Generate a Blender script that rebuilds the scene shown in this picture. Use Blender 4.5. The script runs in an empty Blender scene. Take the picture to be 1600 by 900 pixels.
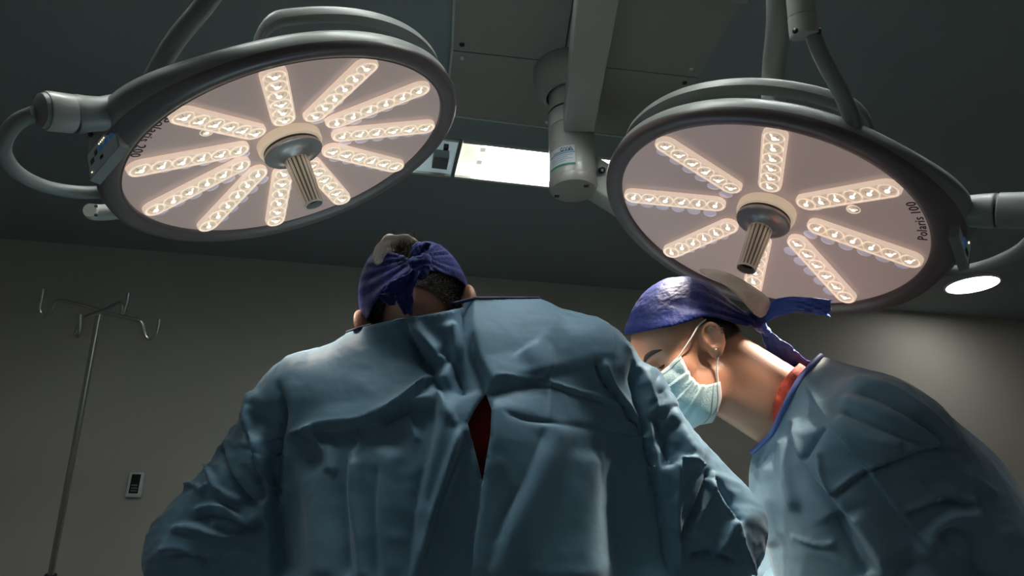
import bpy, bmesh, math, random
import numpy as np
from mathutils import Vector, Matrix

random.seed(7)
RNG = np.random.default_rng(11)
SC = bpy.context.scene
COL = SC.collection

# ------------------------------------------------------------------ camera
F_PX = 1067.0
PITCH = math.radians(22.0)
CAM = np.array([0.0, 0.0, 1.10])
RIGHT = np.array([1.0, 0.0, 0.0])
FWD = np.array([0.0, math.cos(PITCH), math.sin(PITCH)])
UP = np.array([0.0, -math.sin(PITCH), math.cos(PITCH)])
cd = bpy.data.cameras.new('camera')
cd.sensor_fit = 'HORIZONTAL'
cd.sensor_width = 36.0
cd.lens = F_PX / 1600.0 * 36.0
cd.clip_start = 0.02
cam = bpy.data.objects.new('camera', cd)
COL.objects.link(cam)
cam.location = CAM
cam.rotation_euler = (math.pi / 2 + PITCH, 0, 0)
SC.camera = cam

# ------------------------------------------------------------------ world, view
w = bpy.data.worlds.new('world')
SC.world = w
w.use_nodes = True
w.node_tree.nodes['Background'].inputs[0].default_value = (0.6, 0.7, 0.75, 1)
w.node_tree.nodes['Background'].inputs[1].default_value = 0.0
SC.view_settings.view_transform = 'Standard'
SC.view_settings.look = 'None'
SC.view_settings.gamma = 1.0
SC.view_settings.exposure = 0.0
SC.view_settings.use_curve_mapping = False

# brightness of the things that give light in this room
DOWNLIGHT_IN_VIEW = 20.0
DOWNLIGHT_FILL = 5.0  # unseen downlights added for ambient fill
TROFFER = 7.0
TROFFER_FILL = 44.0  # unseen overhead row, put in for top light
SURGICAL_SPOT = 52.0
SURGICAL_SPOT_R = 11.0


# ------------------------------------------------------------------ helpers: coordinates
def P(x, y, d):
    """point at forward depth d under a photo pixel"""
    return CAM + d * (FWD + RIGHT * (x - 800) / F_PX + UP * (450 - y) / F_PX)


def proj(X):
    d = np.asarray(X, float) - CAM
    z = d @ FWD
    return np.stack([800 + F_PX * (d @ RIGHT) / z, 450 - F_PX * (d @ UP) / z], -1)


YAW = math.radians(11.8)
RU = np.array([math.cos(YAW), math.sin(YAW), 0.0])
RV = np.array([-math.sin(YAW), math.cos(YAW), 0.0])
CEIL_Z = 2.80


def on_plane(x, y, p0, n):
    r = P(x, y, 1.0) - CAM
    t = ((np.asarray(p0) - CAM) @ n) / (r @ n)
    return CAM + t * r


def on_ceiling(x, y, z=CEIL_Z):
    return on_plane(x, y, (0, 0, z), np.array([0, 0, 1.0]))


def uv(p):
    return float(p @ RU), float(p @ RV)


def W(u, v, z):
    q = RU * u + RV * v
    return np.array([q[0], q[1], z])


WALL_V = uv(on_ceiling(800, 437))[1]
U0, U1, V0 = -2.9, 5.3, -2.8


def on_wall(x, y):
    return on_plane(x, y, RV * WALL_V, RV)


def nrm(v):
    v = np.asarray(v, float)
    return v / (np.linalg.norm(v) + 1e-12)


# ------------------------------------------------------------------ helpers: materials
MATS = {}


def _noemit(m):
    m.cycles.emission_sampling = 'NONE'


def mat(name, color, rough=0.5, metal=0.0, emit=None, es=0.0, noise=0.0, nscale=8.0, bump=0.0, bscale=60.0,
        spec=0.5, sss=0.0, sss_col=None, color2=None, coat=0.0, alpha=1.0, trans=0.0, sheen=0.0, stretch=None):
    if name in MATS:
        return MATS[name]
    m = bpy.data.materials.new(name)
    m.use_nodes = True
    nt = m.node_tree
    b = nt.nodes['Principled BSDF']
    c = tuple(color) + (1,)
    b.inputs['Base Color'].default_value = c
    b.inputs['Roughness'].default_value = rough
    b.inputs['Metallic'].default_value = metal
    b.inputs['Specular IOR Level'].default_value = spec
    b.inputs['Coat Weight'].default_value = coat
    b.inputs['Coat Roughness'].default_value = 0.1
    b.inputs['Alpha'].default_value = alpha
    b.inputs['Transmission Weight'].default_value = trans
    b.inputs['Sheen Weight'].default_value = sheen
    if sss:
        b.inputs['Subsurface Weight'].default_value = sss
        b.inputs['Subsurface Radius'].default_value = (1.0, 0.35, 0.2)
        b.inputs['Subsurface Scale'].default_value = 0.008
    if emit is not None:
        b.inputs['Emission Color'].default_value = tuple(emit) + (1,)
        b.inputs['Emission Strength'].default_value = es
    tc = nt.nodes.new('ShaderNodeTexCoord')
    vec = tc.outputs['Object']
    if stretch:
        mp = nt.nodes.new('ShaderNodeMapping')
        mp.inputs['Scale'].default_value = stretch
        nt.links.new(vec, mp.inputs['Vector'])
        vec = mp.outputs['Vector']
    if noise or color2:
        n = nt.nodes.new('ShaderNodeTexNoise')
        n.inputs['Scale'].default_value = nscale
        n.inputs['Detail'].default_value = 5
        nt.links.new(vec, n.inputs['Vector'])
        mx = nt.nodes.new('ShaderNodeMix')
        mx.data_type = 'RGBA'
        mx.inputs['A'].default_value = c
        c2 = tuple(color2) + (1,) if color2 else tuple(max(0, k * (1 - noise)) for k in color) + (1,)
        mx.inputs['B'].default_value = c2
        rp = nt.nodes.new('ShaderNodeMapRange')
        rp.inputs['From Min'].default_value = 0.35
        rp.inputs['From Max'].default_value = 0.65
        nt.links.new(n.outputs['Fac'], rp.inputs['Value'])
        nt.links.new(rp.outputs['Result'], mx.inputs['Factor'])
        nt.links.new(mx.outputs['Result'], b.inputs['Base Color'])
    if bump:
        n2 = nt.nodes.new('ShaderNodeTexNoise')
        n2.inputs['Scale'].default_value = bscale
        n2.inputs['Detail'].default_value = 6
        nt.links.new(vec, n2.inputs['Vector'])
        bp = nt.nodes.new('ShaderNodeBump')
        bp.inputs['Strength'].default_value = bump
        bp.inputs['Distance'].default_value = 0.004
        nt.links.new(n2.outputs['Fac'], bp.inputs['Height'])
        nt.links.new(bp.outputs['Normal'], b.inputs['Normal'])
    MATS[name] = m
    return m


# ------------------------------------------------------------------ helpers: meshes
def obj(name, V, F, m=None, parent=None, smooth=True, slots=None, fmat=None, sharp=None):
    me = bpy.data.meshes.new(name)
    V = np.asarray(V, float)
    me.from_pydata([tuple(v) for v in V], [], [tuple(int(i) for i in f) for f in F])
    return mobj(name, me, m, parent, smooth, slots, fmat, sharp)


def mobj(name, me, m=None, parent=None, smooth=True, slots=None, fmat=None, sharp=None):
    for k in (slots or ([m] if m else [])):
        me.materials.append(k)
    if fmat is not None:
        me.polygons.foreach_set('material_index', np.asarray(fmat, np.int32))
    me.validate()
    me.update()
    if smooth:
        if sharp:
            me.shade_smooth() if hasattr(me, 'shade_smooth') else None
            try:
                me.set_sharp_from_angle(angle=math.radians(sharp))
            except Exception:
                pass
        else:
            me.polygons.foreach_set('use_smooth', np.ones(len(me.polygons), bool))
    o = bpy.data.objects.new(name, me)
    COL.objects.link(o)
    if parent is not None:
        o.parent = parent
        o.matrix_parent_inverse = parent.matrix_world.inverted()
    return o


def share(name, me, parent, M):
    """another object on the same mesh data; M is its world matrix"""
    o = bpy.data.objects.new(name, me)
    COL.objects.link(o)
    o.parent = parent
    o.matrix_parent_inverse = Matrix.Identity(4)
    pw = WORLD.get(parent.name, Matrix.Identity(4))
    o.matrix_basis = pw.inverted() @ M
    WORLD[o.name] = M
    return o


WORLD = {}


def thing(name, label, cat, loc=(0, 0, 0), group=None):
    o = bpy.data.objects.new(name, None)
    COL.objects.link(o)
    o.location = loc
    o.empty_display_size = 0.05
    tag(o, label, cat, group)
    WORLD[o.name] = Matrix.Translation(Vector(loc))
    bpy.context.view_layer.update()
    return o


def tag(o, label, cat, group=None):
    o['label'] = label
    o['category'] = cat
    if group:
        o['group'] = group
    return o


def struct(o, label=None):
    o['kind'] = 'structure'
    if label:
        o['label'] = label
    return o


class MB:
    def __init__(s):
        s.V = []
        s.F = []
        s.m = []
        s.n = 0

    def add(s, V, F, mi=0):
        V = np.asarray(V, float)
        s.V.append(V)
        s.F += [tuple(i + s.n for i in f) for f in F]
        s.m += [mi] * len(F)
        s.n += len(V)
        return s

    def build(s, name, m, parent=None, smooth=True, sharp=None, slots=None):
        return obj(name, np.concatenate(s.V), s.F, m, parent, smooth, slots, s.m if slots else None, sharp)


def box_vf(c, ax, ay, az, hx, hy, hz):
    c = np.asarray(c, float)
    V = [c + sx * hx * ax + sy * hy * ay + sz * hz * az for sx in (-1, 1) for sy in (-1, 1) for sz in (-1, 1)]
    F = [(0, 1, 3, 2), (4, 6, 7, 5), (0, 4, 5, 1), (2, 3, 7, 6), (0, 2, 6, 4), (1, 5, 7, 3)]
    return np.array(V), F


def bevel_box(name, c, ax, ay, az, hx, hy, hz, bev, m, parent=None, seg=3):
    me = bpy.data.meshes.new(name)
    V, F = box_vf(c, ax, ay, az, hx, hy, hz)
    bm = bmesh.new()
    vs = [bm.verts.new(v) for v in V]
    for f in F:
        bm.faces.new([vs[i] for i in f])
    bmesh.ops.recalc_face_normals(bm, faces=bm.faces)
    bmesh.ops.bevel(bm, geom=list(bm.edges), offset=bev, segments=seg, affect='EDGES', profile=0.5)
    bm.to_mesh(me)
    bm.free()
    return mobj(name, me, m, parent, sharp=40)


def basis(n):
    n = nrm(n)
    a = np.cross(n, [0, 0, 1.0])
    if np.linalg.norm(a) < 1e-4:
        a = np.cross(n, [0, 1.0, 0])
    a = nrm(a)
    return a, np.cross(n, a), n


def lathe_vf(c, a, b, n, prof, seg=64, cap0=False, cap1=False):
    """prof: list of (radius, height along n)"""
    c = np.asarray(c, float)
    t = np.linspace(0, 2 * np.pi, seg, endpoint=False)
    V = []
    for r, h in prof:
        V.append(c + n * h + r * (np.cos(t)[:, None] * a + np.sin(t)[:, None] * b))
    V = np.concatenate(V)
    F = []
    for i in range(len(prof) - 1):
        for j in range(seg):
            k = (j + 1) % seg
            F.append((i * seg + j, i * seg + k, (i + 1) * seg + k, (i + 1) * seg + j))
    if cap0:
        F.append(tuple(range(seg))[::-1])
    if cap1:
        F.append(tuple(range((len(prof) - 1) * seg, len(prof) * seg)))
    return V, F


def lathe(name, c, n, prof, m, parent=None, seg=64, cap0=False, cap1=False, ab=None, sharp=35):
    a, b, n = basis(n) if ab is None else (ab[0], ab[1], nrm(n))
    V, F = lathe_vf(c, a, b, n, prof, seg, cap0, cap1)
    return obj(name, V, F, m, parent, sharp=sharp)


def spline(pts, n=40):
    pts = np.asarray(pts, float)
    k = len(pts)
    if k < 3:
        t = np.linspace(0, 1, n)[:, None]
        return pts[0] * (1 - t) + pts[-1] * t
    ext = np.vstack([2 * pts[0] - pts[1], pts, 2 * pts[-1] - pts[-2]])
    out = []
    for u in np.linspace(0, k - 1 - 1e-9, n):
        i = int(u)
        t = u - i
        p0, p1, p2, p3 = ext[i:i + 4]
        out.append(0.5 * ((2 * p1) + (-p0 + p2) * t + (2 * p0 - 5 * p1 + 4 * p2 - p3) * t * t + (-p0 + 3 * p1 - 3 * p2 + p3) * t ** 3))
    return np.array(out)


def tube_vf(path, r, seg=16, caps=True, squash=None):
    path = np.asarray(path, float)
    n = len(path)
    r = np.full(n, r) if np.isscalar(r) else np.interp(np.linspace(0, 1, n), np.linspace(0, 1, len(r)), r)
    T = np.gradient(path, axis=0)
    T /= np.linalg.norm(T, axis=1)[:, None] + 1e-12
    a, b, _ = basis(T[0])
    V = []
    t = np.linspace(0, 2 * np.pi, seg, endpoint=False)
    for i in range(n):
        a = nrm(a - T[i] * (a @ T[i]))
        b = np.cross(T[i], a)
        V.append(path[i] + r[i] * (np.cos(t)[:, None] * a + np.sin(t)[:, None] * b))
    V = np.concatenate(V)
    F = []
    for i in range(n - 1):
        for j in range(seg):
            k = (j + 1) % seg
            F.append((i * seg + j, i * seg + k, (i + 1) * seg + k, (i + 1) * seg + j))
    if caps:
        F.append(tuple(range(seg))[::-1])
        F.append(tuple(range((n - 1) * seg, n * seg)))
    return V, F


def tube(name, pts, r, m, parent=None, n=40, seg=16):
    V, F = tube_vf(spline(pts, n), r, seg)
    return obj(name, V, F, m, parent, sharp=50)


def quad(name, pts, m, parent=None):
    return obj(name, pts, [tuple(range(len(pts)))], m, parent, smooth=False)


def text_obj(name, s, size, M, m, parent, extrude=0.0004, align='CENTER'):
    cu = bpy.data.curves.new(name, 'FONT')
    cu.body = s
    cu.size = size
    cu.extrude = extrude
    cu.align_x = align
    cu.align_y = 'CENTER'
    cu.resolution_u = 3
    o = bpy.data.objects.new(name, cu)
    COL.objects.link(o)
    bpy.context.view_layer.update()
    me = bpy.data.meshes.new_from_object(o.evaluated_get(bpy.context.evaluated_depsgraph_get()))
    bpy.data.objects.remove(o)
    me.transform(M)
    return mobj(name, me, m, parent, smooth=False)


def frame_matrix(o, x, y, z):
    M = Matrix.Identity(4)
    for i in range(3):
        M[i][0], M[i][1], M[i][2], M[i][3] = x[i], y[i], z[i], o[i]
    return M


Z = np.array([0, 0, 1.0])

# ------------------------------------------------------------------ the room
M_WALL = mat('wall_paint', (0.46, 0.44, 0.395), 0.75, noise=0.06, nscale=1.5, bump=0.05, bscale=180)
M_CEIL = mat('ceiling_paint', (0.245, 0.285, 0.295), 0.7, noise=0.05, nscale=1.2)
M_FLOOR = mat('floor_vinyl', (0.30, 0.32, 0.32), 0.35, noise=0.15, nscale=6)
M_PANEL = mat('panel_metal', (0.30, 0.285, 0.265), 0.42, noise=0.04, nscale=3)
M_TRIM = mat('trim_aluminium', (0.62, 0.64, 0.62), 0.3, metal=0.6)
M_DARK = mat('black_rubber', (0.012, 0.012, 0.012), 0.5)

struct(quad('wall_back', [W(U0, WALL_V, 0), W(U1, WALL_V, 0), W(U1, WALL_V, CEIL_Z), W(U0, WALL_V, CEIL_Z)], M_WALL))
struct(quad('wall_left', [W(U0, V0, 0), W(U0, WALL_V, 0), W(U0, WALL_V, CEIL_Z), W(U0, V0, CEIL_Z)], M_WALL))
struct(quad('wall_right', [W(U1, WALL_V, 0), W(U1, V0, 0), W(U1, V0, CEIL_Z), W(U1, WALL_V, CEIL_Z)], M_WALL))
struct(quad('wall_front', [W(U1, V0, 0), W(U0, V0, 0), W(U0, V0, CEIL_Z), W(U1, V0, CEIL_Z)], M_WALL))
struct(quad('floor', [W(U0, V0, 0), W(U1, V0, 0), W(U1, WALL_V, 0), W(U0, WALL_V, 0)], M_FLOOR))

# troffer opening measured on the ceiling, parallel with the back wall
lv0 = uv(on_ceiling(790, 284))[1]      # far edge (lower in the picture)
lv1 = uv(on_ceiling(790, 226))[1]      # near edge
lu0 = uv(on_ceiling(600, 250))[0]
lu_mid0 = uv(on_ceiling(711, 245))[0]
lu_mid1 = uv(on_ceiling(717.5, 245))[0]
lu1 = uv(on_ceiling(1010, 275))[0]
if lv0 < lv1:
    lv0, lv1 = lv1, lv0
cm = MB()
# an unseen band of luminaires added overhead for top light on the gowns
near_v0, near_v1 = 0.86, 0.54
near_u0, near_u1 = -1.05, 1.30


def rect(u0, u1, v0, v1, z):
    return [W(u0, v0, z), W(u0, v1, z), W(u1, v1, z), W(u1, v0, z)]


vs = [V0, near_v1, near_v0, lv1, lv0, WALL_V]
for i in range(5):
    if i in (1, 3):
        ha, hb_ = (near_u0, near_u1) if i == 1 else (lu0, lu1)
        cm.add(rect(U0, ha, vs[i], vs[i + 1], CEIL_Z), [(0, 1, 2, 3)])
        cm.add(rect(hb_, U1, vs[i], vs[i + 1], CEIL_Z), [(0, 1, 2, 3)])
    else:
        cm.add(rect(U0, U1, vs[i], vs[i + 1], CEIL_Z), [(0, 1, 2, 3)])
struct(cm.build('ceiling', M_CEIL, smooth=False))

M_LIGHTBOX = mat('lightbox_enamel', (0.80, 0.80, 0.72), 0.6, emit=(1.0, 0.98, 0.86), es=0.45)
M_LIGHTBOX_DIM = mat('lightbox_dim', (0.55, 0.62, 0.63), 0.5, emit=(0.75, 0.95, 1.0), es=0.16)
M_TUBE = mat('fluorescent_tube', (1, 1, 1), 0.5, emit=(0.93, 1.0, 0.98), es=TROFFER)
M_TUBE_FILL = mat('fill_tube_overhead', (1, 1, 1), 0.5, emit=(0.93, 0.98, 1.0), es=TROFFER_FILL)
M_TUBE_DIM = mat('fluorescent_tube_weak', (1, 1, 1), 0.5, emit=(0.9, 1.0, 1.0), es=1.6)
M_FRAME = mat('troffer_frame', (0.16, 0.18, 0.18), 0.5)


def troffer(u0, u1, v0, v1, label, lit=True, group=None, tube_mat=None):
    """recessed fitting: enamel trough, tubes, socket blocks, frame"""
    d = 0.07
    z = CEIL_Z
    t = thing('ceiling_light', label, 'ceiling light', W((u0 + u1) / 2, (v0 + v1) / 2, z), group)
    mb = MB()
    a, b, c_, d_ = W(u0, v0, z), W(u0, v1, z), W(u1, v1, z), W(u1, v0, z)
    up = Z * d
    V = [a, b, c_, d_, a + up, b + up, c_ + up, d_ + up]
    mb.add(V, [(4, 5, 6, 7), (0, 1, 5, 4), (1, 2, 6, 5), (2, 3, 7, 6), (3, 0, 4, 7)])
    mb.build('trough', M_LIGHTBOX if lit else M_LIGHTBOX_DIM, t, smooth=False)
    for k in (0.27, 0.62):
        v = v0 + (v1 - v0) * k
        s = 0.10 if lit else 0.16
        e0, e1 = (u0 + s, u1 - 0.08) if lit else (u0 + 0.02, u1 - s)
        V, F = tube_vf([W(e0, v, z + 0.035), W(e1, v, z + 0.035)], 0.018, 14)
        tb = obj('tube', V, F, tube_mat or (M_TUBE if lit else M_TUBE_DIM), t, sharp=50)
        for e in (e0, e1):
            V, F = box_vf(W(e, v, z + 0.042), RU, RV, Z, 0.012, 0.016, 0.026)
            obj('socket', V, F, M_LIGHTBOX if lit else M_DARK, t, smooth=False)
    for (p, q, ww) in ((W(u0, v0, z), W(u1, v0, z), RV), (W(u0, v1, z), W(u1, v1, z), RV)):
        c = (p + q) / 2 - Z * 0.004
        V, F = box_vf(c, RU, RV, Z, np.linalg.norm(q - p) / 2, 0.008, 0.006)
        obj('frame', V, F, M_TRIM, t, smooth=False)
    return t


tl = troffer(lu_mid1, lu1, lv1 + 0.004, lv0 - 0.004, 'bright recessed fluorescent ceiling light behind the white arm joint')
td = troffer(lu0, lu_mid0, lv1 + 0.004, lv0 - 0.004, 'dim bluish recessed ceiling light next to the brighter one', lit=False)
V, F = box_vf(W((lu_mid0 + lu_mid1) / 2, (lv0 + lv1) / 2, CEIL_Z + 0.035), RU, RV, Z, (lu_mid1 - lu_mid0) / 2 - .001, abs(lv0 - lv1) / 2, 0.0375)
struct(obj('trim_1', V, F, M_FRAME, smooth=False), 'dark divider between the two recessed ceiling lights')
# things inside the dim fitting: a ballast and its wiring
pd = on_ceiling(695, 250, CEIL_Z + .03)
V, F = box_vf(pd + RU * -.02, RU, RV, Z, 0.035, 0.05, 0.02)
obj('ballast', V, F, M_FRAME, td, smooth=False)
V, F = box_vf(on_ceiling(697, 230, CEIL_Z + .03), RU, RV, Z, 0.011, 0.012, 0.01)
obj('terminal_block', V, F, M_DARK, td, smooth=False)
nn = 3
for i in range(nn):
    a0 = near_u0 + (near_u1 - near_u0) * i / nn
    a1 = near_u0 + (near_u1 - near_u0) * (i + 1) / nn
    troffer(a0 + .01, a1 - .01, near_v1 + .004, near_v0 - .004, ('leftmost', 'middle', 'rightmost')[i] + ' added fluorescent ceiling light in the unseen overhead row', group='added overhead fill lights', tube_mat=M_TUBE_FILL)

# laminar-flow ceiling panels: two rows, two columns, 2 cm proud of the ceiling
pz = CEIL_Z - 0.02
cs = {'a0': (712, -60), 'a1': (706.5, 79), 'a2': (695, 179), 'b0': (905, -60), 'b1': (880, 98), 'b2': (868, 200.5),
      'c0': (1196, -60), 'c1': (1092, 122), 'c2': (1030, 220)}
cp = {k: on_ceiling(x, y, pz) for k, (x, y) in cs.items()}


def ceiling_panel(k, label):
    p = np.array([cp[i] for i in k])
    c = p.mean(0)
    p = c + (p - c) * (1 - 0.004 / np.linalg.norm(p - c, axis=1))[:, None]
    t = thing('ceiling_panel', label, 'ceiling panel', c + Z * .019, 'ceiling panels around the arm mount')
    top = p + Z * 0.0199
    V = np.vstack([p, top])
    o = obj('sheet', V, [(0, 1, 2, 3), (4, 7, 6, 5), (0, 4, 5, 1), (1, 5, 6, 2), (2, 6, 7, 3), (3, 7, 4, 0)], M_PANEL, t, smooth=False)
    for i in range(4):
        q = p[i] + (c - p[i]) * 0.16
        V, F = lathe_vf(q - Z * .001, RU, RV, Z, [(0.0001, -.003), (.009, -.002), (.010, .001)], 12)
        obj('screw', V, F, M_DARK if i % 2 else M_TRIM, t)
    return t


ceiling_panel(('a0', 'a1', 'b1', 'b0'), 'plain grey ceiling panel at the top edge, left of the slanted beam')
ceiling_panel(('a1', 'a2', 'b2', 'b1'), 'grey ceiling panel between the left lamp and the arm joint')
ceiling_panel(('b0', 'b1', 'c1', 'c0'), 'shadowed grey ceiling panel right of the slanted beam, at the top edge')
ceiling_panel(('b1', 'b2', 'c2', 'c1'), 'grey ceiling panel behind the rim of the right lamp')
for i, (k0, k1) in enumerate((('a2', 'b2'), ('b2', 'c2'), ('a0', 'a1'), ('a1', 'a2'))):
    p, q = cp[k0], cp[k1]
    dd = nrm(q - p)
    V, F = box_vf((p + q) / 2 + Z * .004, dd, np.cross(Z, dd), Z, np.linalg.norm(q - p) / 2, 0.004, 0.008)
    struct(obj('trim_%d' % (i + 2), V, F, M_TRIM, smooth=False))

# hanging box at the top edge of the picture
bc = on_ceiling(1080, -80, 2.62)

# downlights
M_DOWN = mat('downlight_glow', (1, 1, 1), 0.5, emit=(1.0, 0.98, 0.93), es=DOWNLIGHT_IN_VIEW)
M_DOWN_FILL = mat('downlight_glow_fill', (1, 1, 1), 0.5, emit=(0.94, 0.99, 1.0), es=DOWNLIGHT_FILL)
M_WHITE = mat('white_enamel', (0.75, 0.76, 0.74), 0.4)


def downlight(p, r, label, m, group=None):
    t = thing('ceiling_downlight', label, 'ceiling light', p, group)
    lathe('bezel', p, -Z, [(r + .016, 0), (r + .014, .007), (r + .002, .009), (r, .004)], M_WHITE, t, 48)
    lathe('diffuser', p, -Z, [(r, .004), (r * .6, .0055), (.0005, .006)], m, t, 48)
    return t


pd0 = on_ceiling(1519, 444)
wd = np.linalg.norm(on_ceiling(1556, 443) - on_ceiling(1482, 445)) / 2
downlight(pd0, wd, 'glowing round ceiling downlight below the right lamp handle', M_DOWN)

for (u_, v_, lab) in ((-1.9, -0.6, 'added fill downlight behind the viewer, over the left wall'), (1.9, -1.4, 'added fill downlight behind the viewer, to the right'), (-0.6, -1.9, 'added fill downlight far behind the viewer')):
    downlight(W(u_, v_, CEIL_Z), wd, lab, M_DOWN_FILL)  # out of view, added to lift the ambient light on walls and floor

# ------------------------------------------------------------------ surgical lights
M_HOUSING = mat('lamp_housing_grey', (0.215, 0.232, 0.224), 0.42, noise=0.03, nscale=4, coat=0.04)
M_RIM = mat('lamp_rim_mauve', (0.115, 0.092, 0.094), 0.36, coat=0.1)
M_FACE = mat('lamp_face_rose', (0.36, 0.275, 0.255), 0.28, emit=(1.0, 0.75, 0.67), es=0.155, coat=0.3)
M_STRIP = mat('led_strip_glow', (0.80, 0.66, 0.55), 0.35, emit=(1.0, 0.73, 0.54), es=0.34)
M_STRIP_EDGE = mat('led_strip_edge', (0.85, 0.7, 0.6), 0.3, emit=(1.0, 0.77, 0.60), es=0.55)
M_LENS = mat('lens_clear', (0.72, 0.62, 0.50), 0.12, emit=(1.0, 0.82, 0.63), es=0.36, coat=0.6)
M_LENS_RING = mat('lens_ring', (0.9, 0.75, 0.62), 0.2, emit=(1.0, 0.80, 0.62), es=0.62)
M_LED = mat('led_core', (1, 0.95, 0.85), 0.3, emit=(1.0, 0.90, 0.72), es=2.2)
M_LED_DARK = mat('led_holder', (0.55, 0.46, 0.36), 0.3, emit=(1.0, 0.8, 0.6), es=0.15)
M_GHOST = mat('lens_ghost', (0.52, 0.45, 0.47), 0.12, emit=(0.95, 0.85, 1.0), es=0.27, coat=0.8)  # lens reflections painted as a pale glow
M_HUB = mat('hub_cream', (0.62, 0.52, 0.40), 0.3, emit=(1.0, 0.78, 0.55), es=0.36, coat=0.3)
M_STEEL = mat('brushed_steel', (0.74, 0.69, 0.60), 0.32, metal=0.35)
M_DSTEEL = mat('dark_steel', (0.40, 0.365, 0.34), 0.3, metal=0.4)
M_GROOVE = mat('grip_groove', (0.10, 0.085, 0.07), 0.5, metal=0.3)
M_INK = mat('print_ink', (0.06, 0.05, 0.055), 0.6)
M_SCREEN = mat('panel_screen', (0.20, 0.23, 0.23), 0.4, emit=(0.6, 0.8, 0.8), es=0.03, coat=0.1)
M_KEY_B = mat('panel_key_blue', (0.03, 0.12, 0.30), 0.4, emit=(0.1, 0.4, 1.0), es=0.06)
M_KEY_G = mat('panel_key_green', (0.04, 0.12, 0.08), 0.4)
M_LEDDOT = mat('panel_led', (1, 0.9, 0.7), 0.4, emit=(1.0, 0.85, 0.55), es=1.6)
M_ARM = mat('arm_enamel', (0.40, 0.405, 0.375), 0.34, coat=0.2)
M_BEAM = mat('beam_enamel', (0.32, 0.295, 0.275), 0.36, coat=0.2)


def lens_mesh():
    """a lens: ring, clear bowl, LED star and holder, local z outwards"""
    mb = MB()
    X, Y = np.array([1.0, 0, 0]), np.array([0, 1.0, 0])
    o = np.zeros(3)
    V, F = lathe_vf(o, X, Y, Z, [(1.0, 0), (1.0, .10), (.93, .16), (.86, .10)], 24)
    mb.add(V, F, 0)
    V, F = lathe_vf(o, X, Y, Z, [(.86, .10), (.80, -.02), (.6, -.05), (.38, .08), (.27, .20)], 24)
    mb.add(V, F, 1)
    V, F = lathe_vf(o, X, Y, Z, [(.27, .20), (.22, .30), (.12, .35), (.001, .36)], 16)
    mb.add(V, F, 2)
    for k in range(4):
        t = k * math.pi / 2 + .4
        d = np.array([math.cos(t), math.sin(t), 0])
        e = np.array([-d[1], d[0], 0])
        mb.add([d * .30 - e * .07 + Z * .18, d * .66 - e * .03 + Z * .03, d * .66 + e * .03 + Z * .03, d * .30 + e * .07 + Z * .18,
                ], [(0, 1, 2, 3)], 2 if k % 2 == 0 else 3)
    me = bpy.data.meshes.new('lens')
    V = np.concatenate(mb.V)
    me.from_pydata([tuple(v) for v in V], [], mb.F)
    for k in (M_LENS_RING, M_LENS, M_LED, M_LED_DARK):
        me.materials.append(k)
    me.polygons.foreach_set('material_index', np.array(mb.m, np.int32))
    me.polygons.foreach_set('use_smooth', np.ones(len(me.polygons), bool))
    me.update()
    return me


LENS = lens_mesh()


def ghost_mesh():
    me = bpy.data.meshes.new('ghost_disc')
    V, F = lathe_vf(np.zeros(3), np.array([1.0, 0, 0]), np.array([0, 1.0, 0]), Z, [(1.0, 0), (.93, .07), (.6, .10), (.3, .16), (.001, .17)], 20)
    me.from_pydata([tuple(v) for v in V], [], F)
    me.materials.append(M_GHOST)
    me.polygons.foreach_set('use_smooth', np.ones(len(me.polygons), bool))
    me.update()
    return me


GHOST = ghost_mesh()


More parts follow.
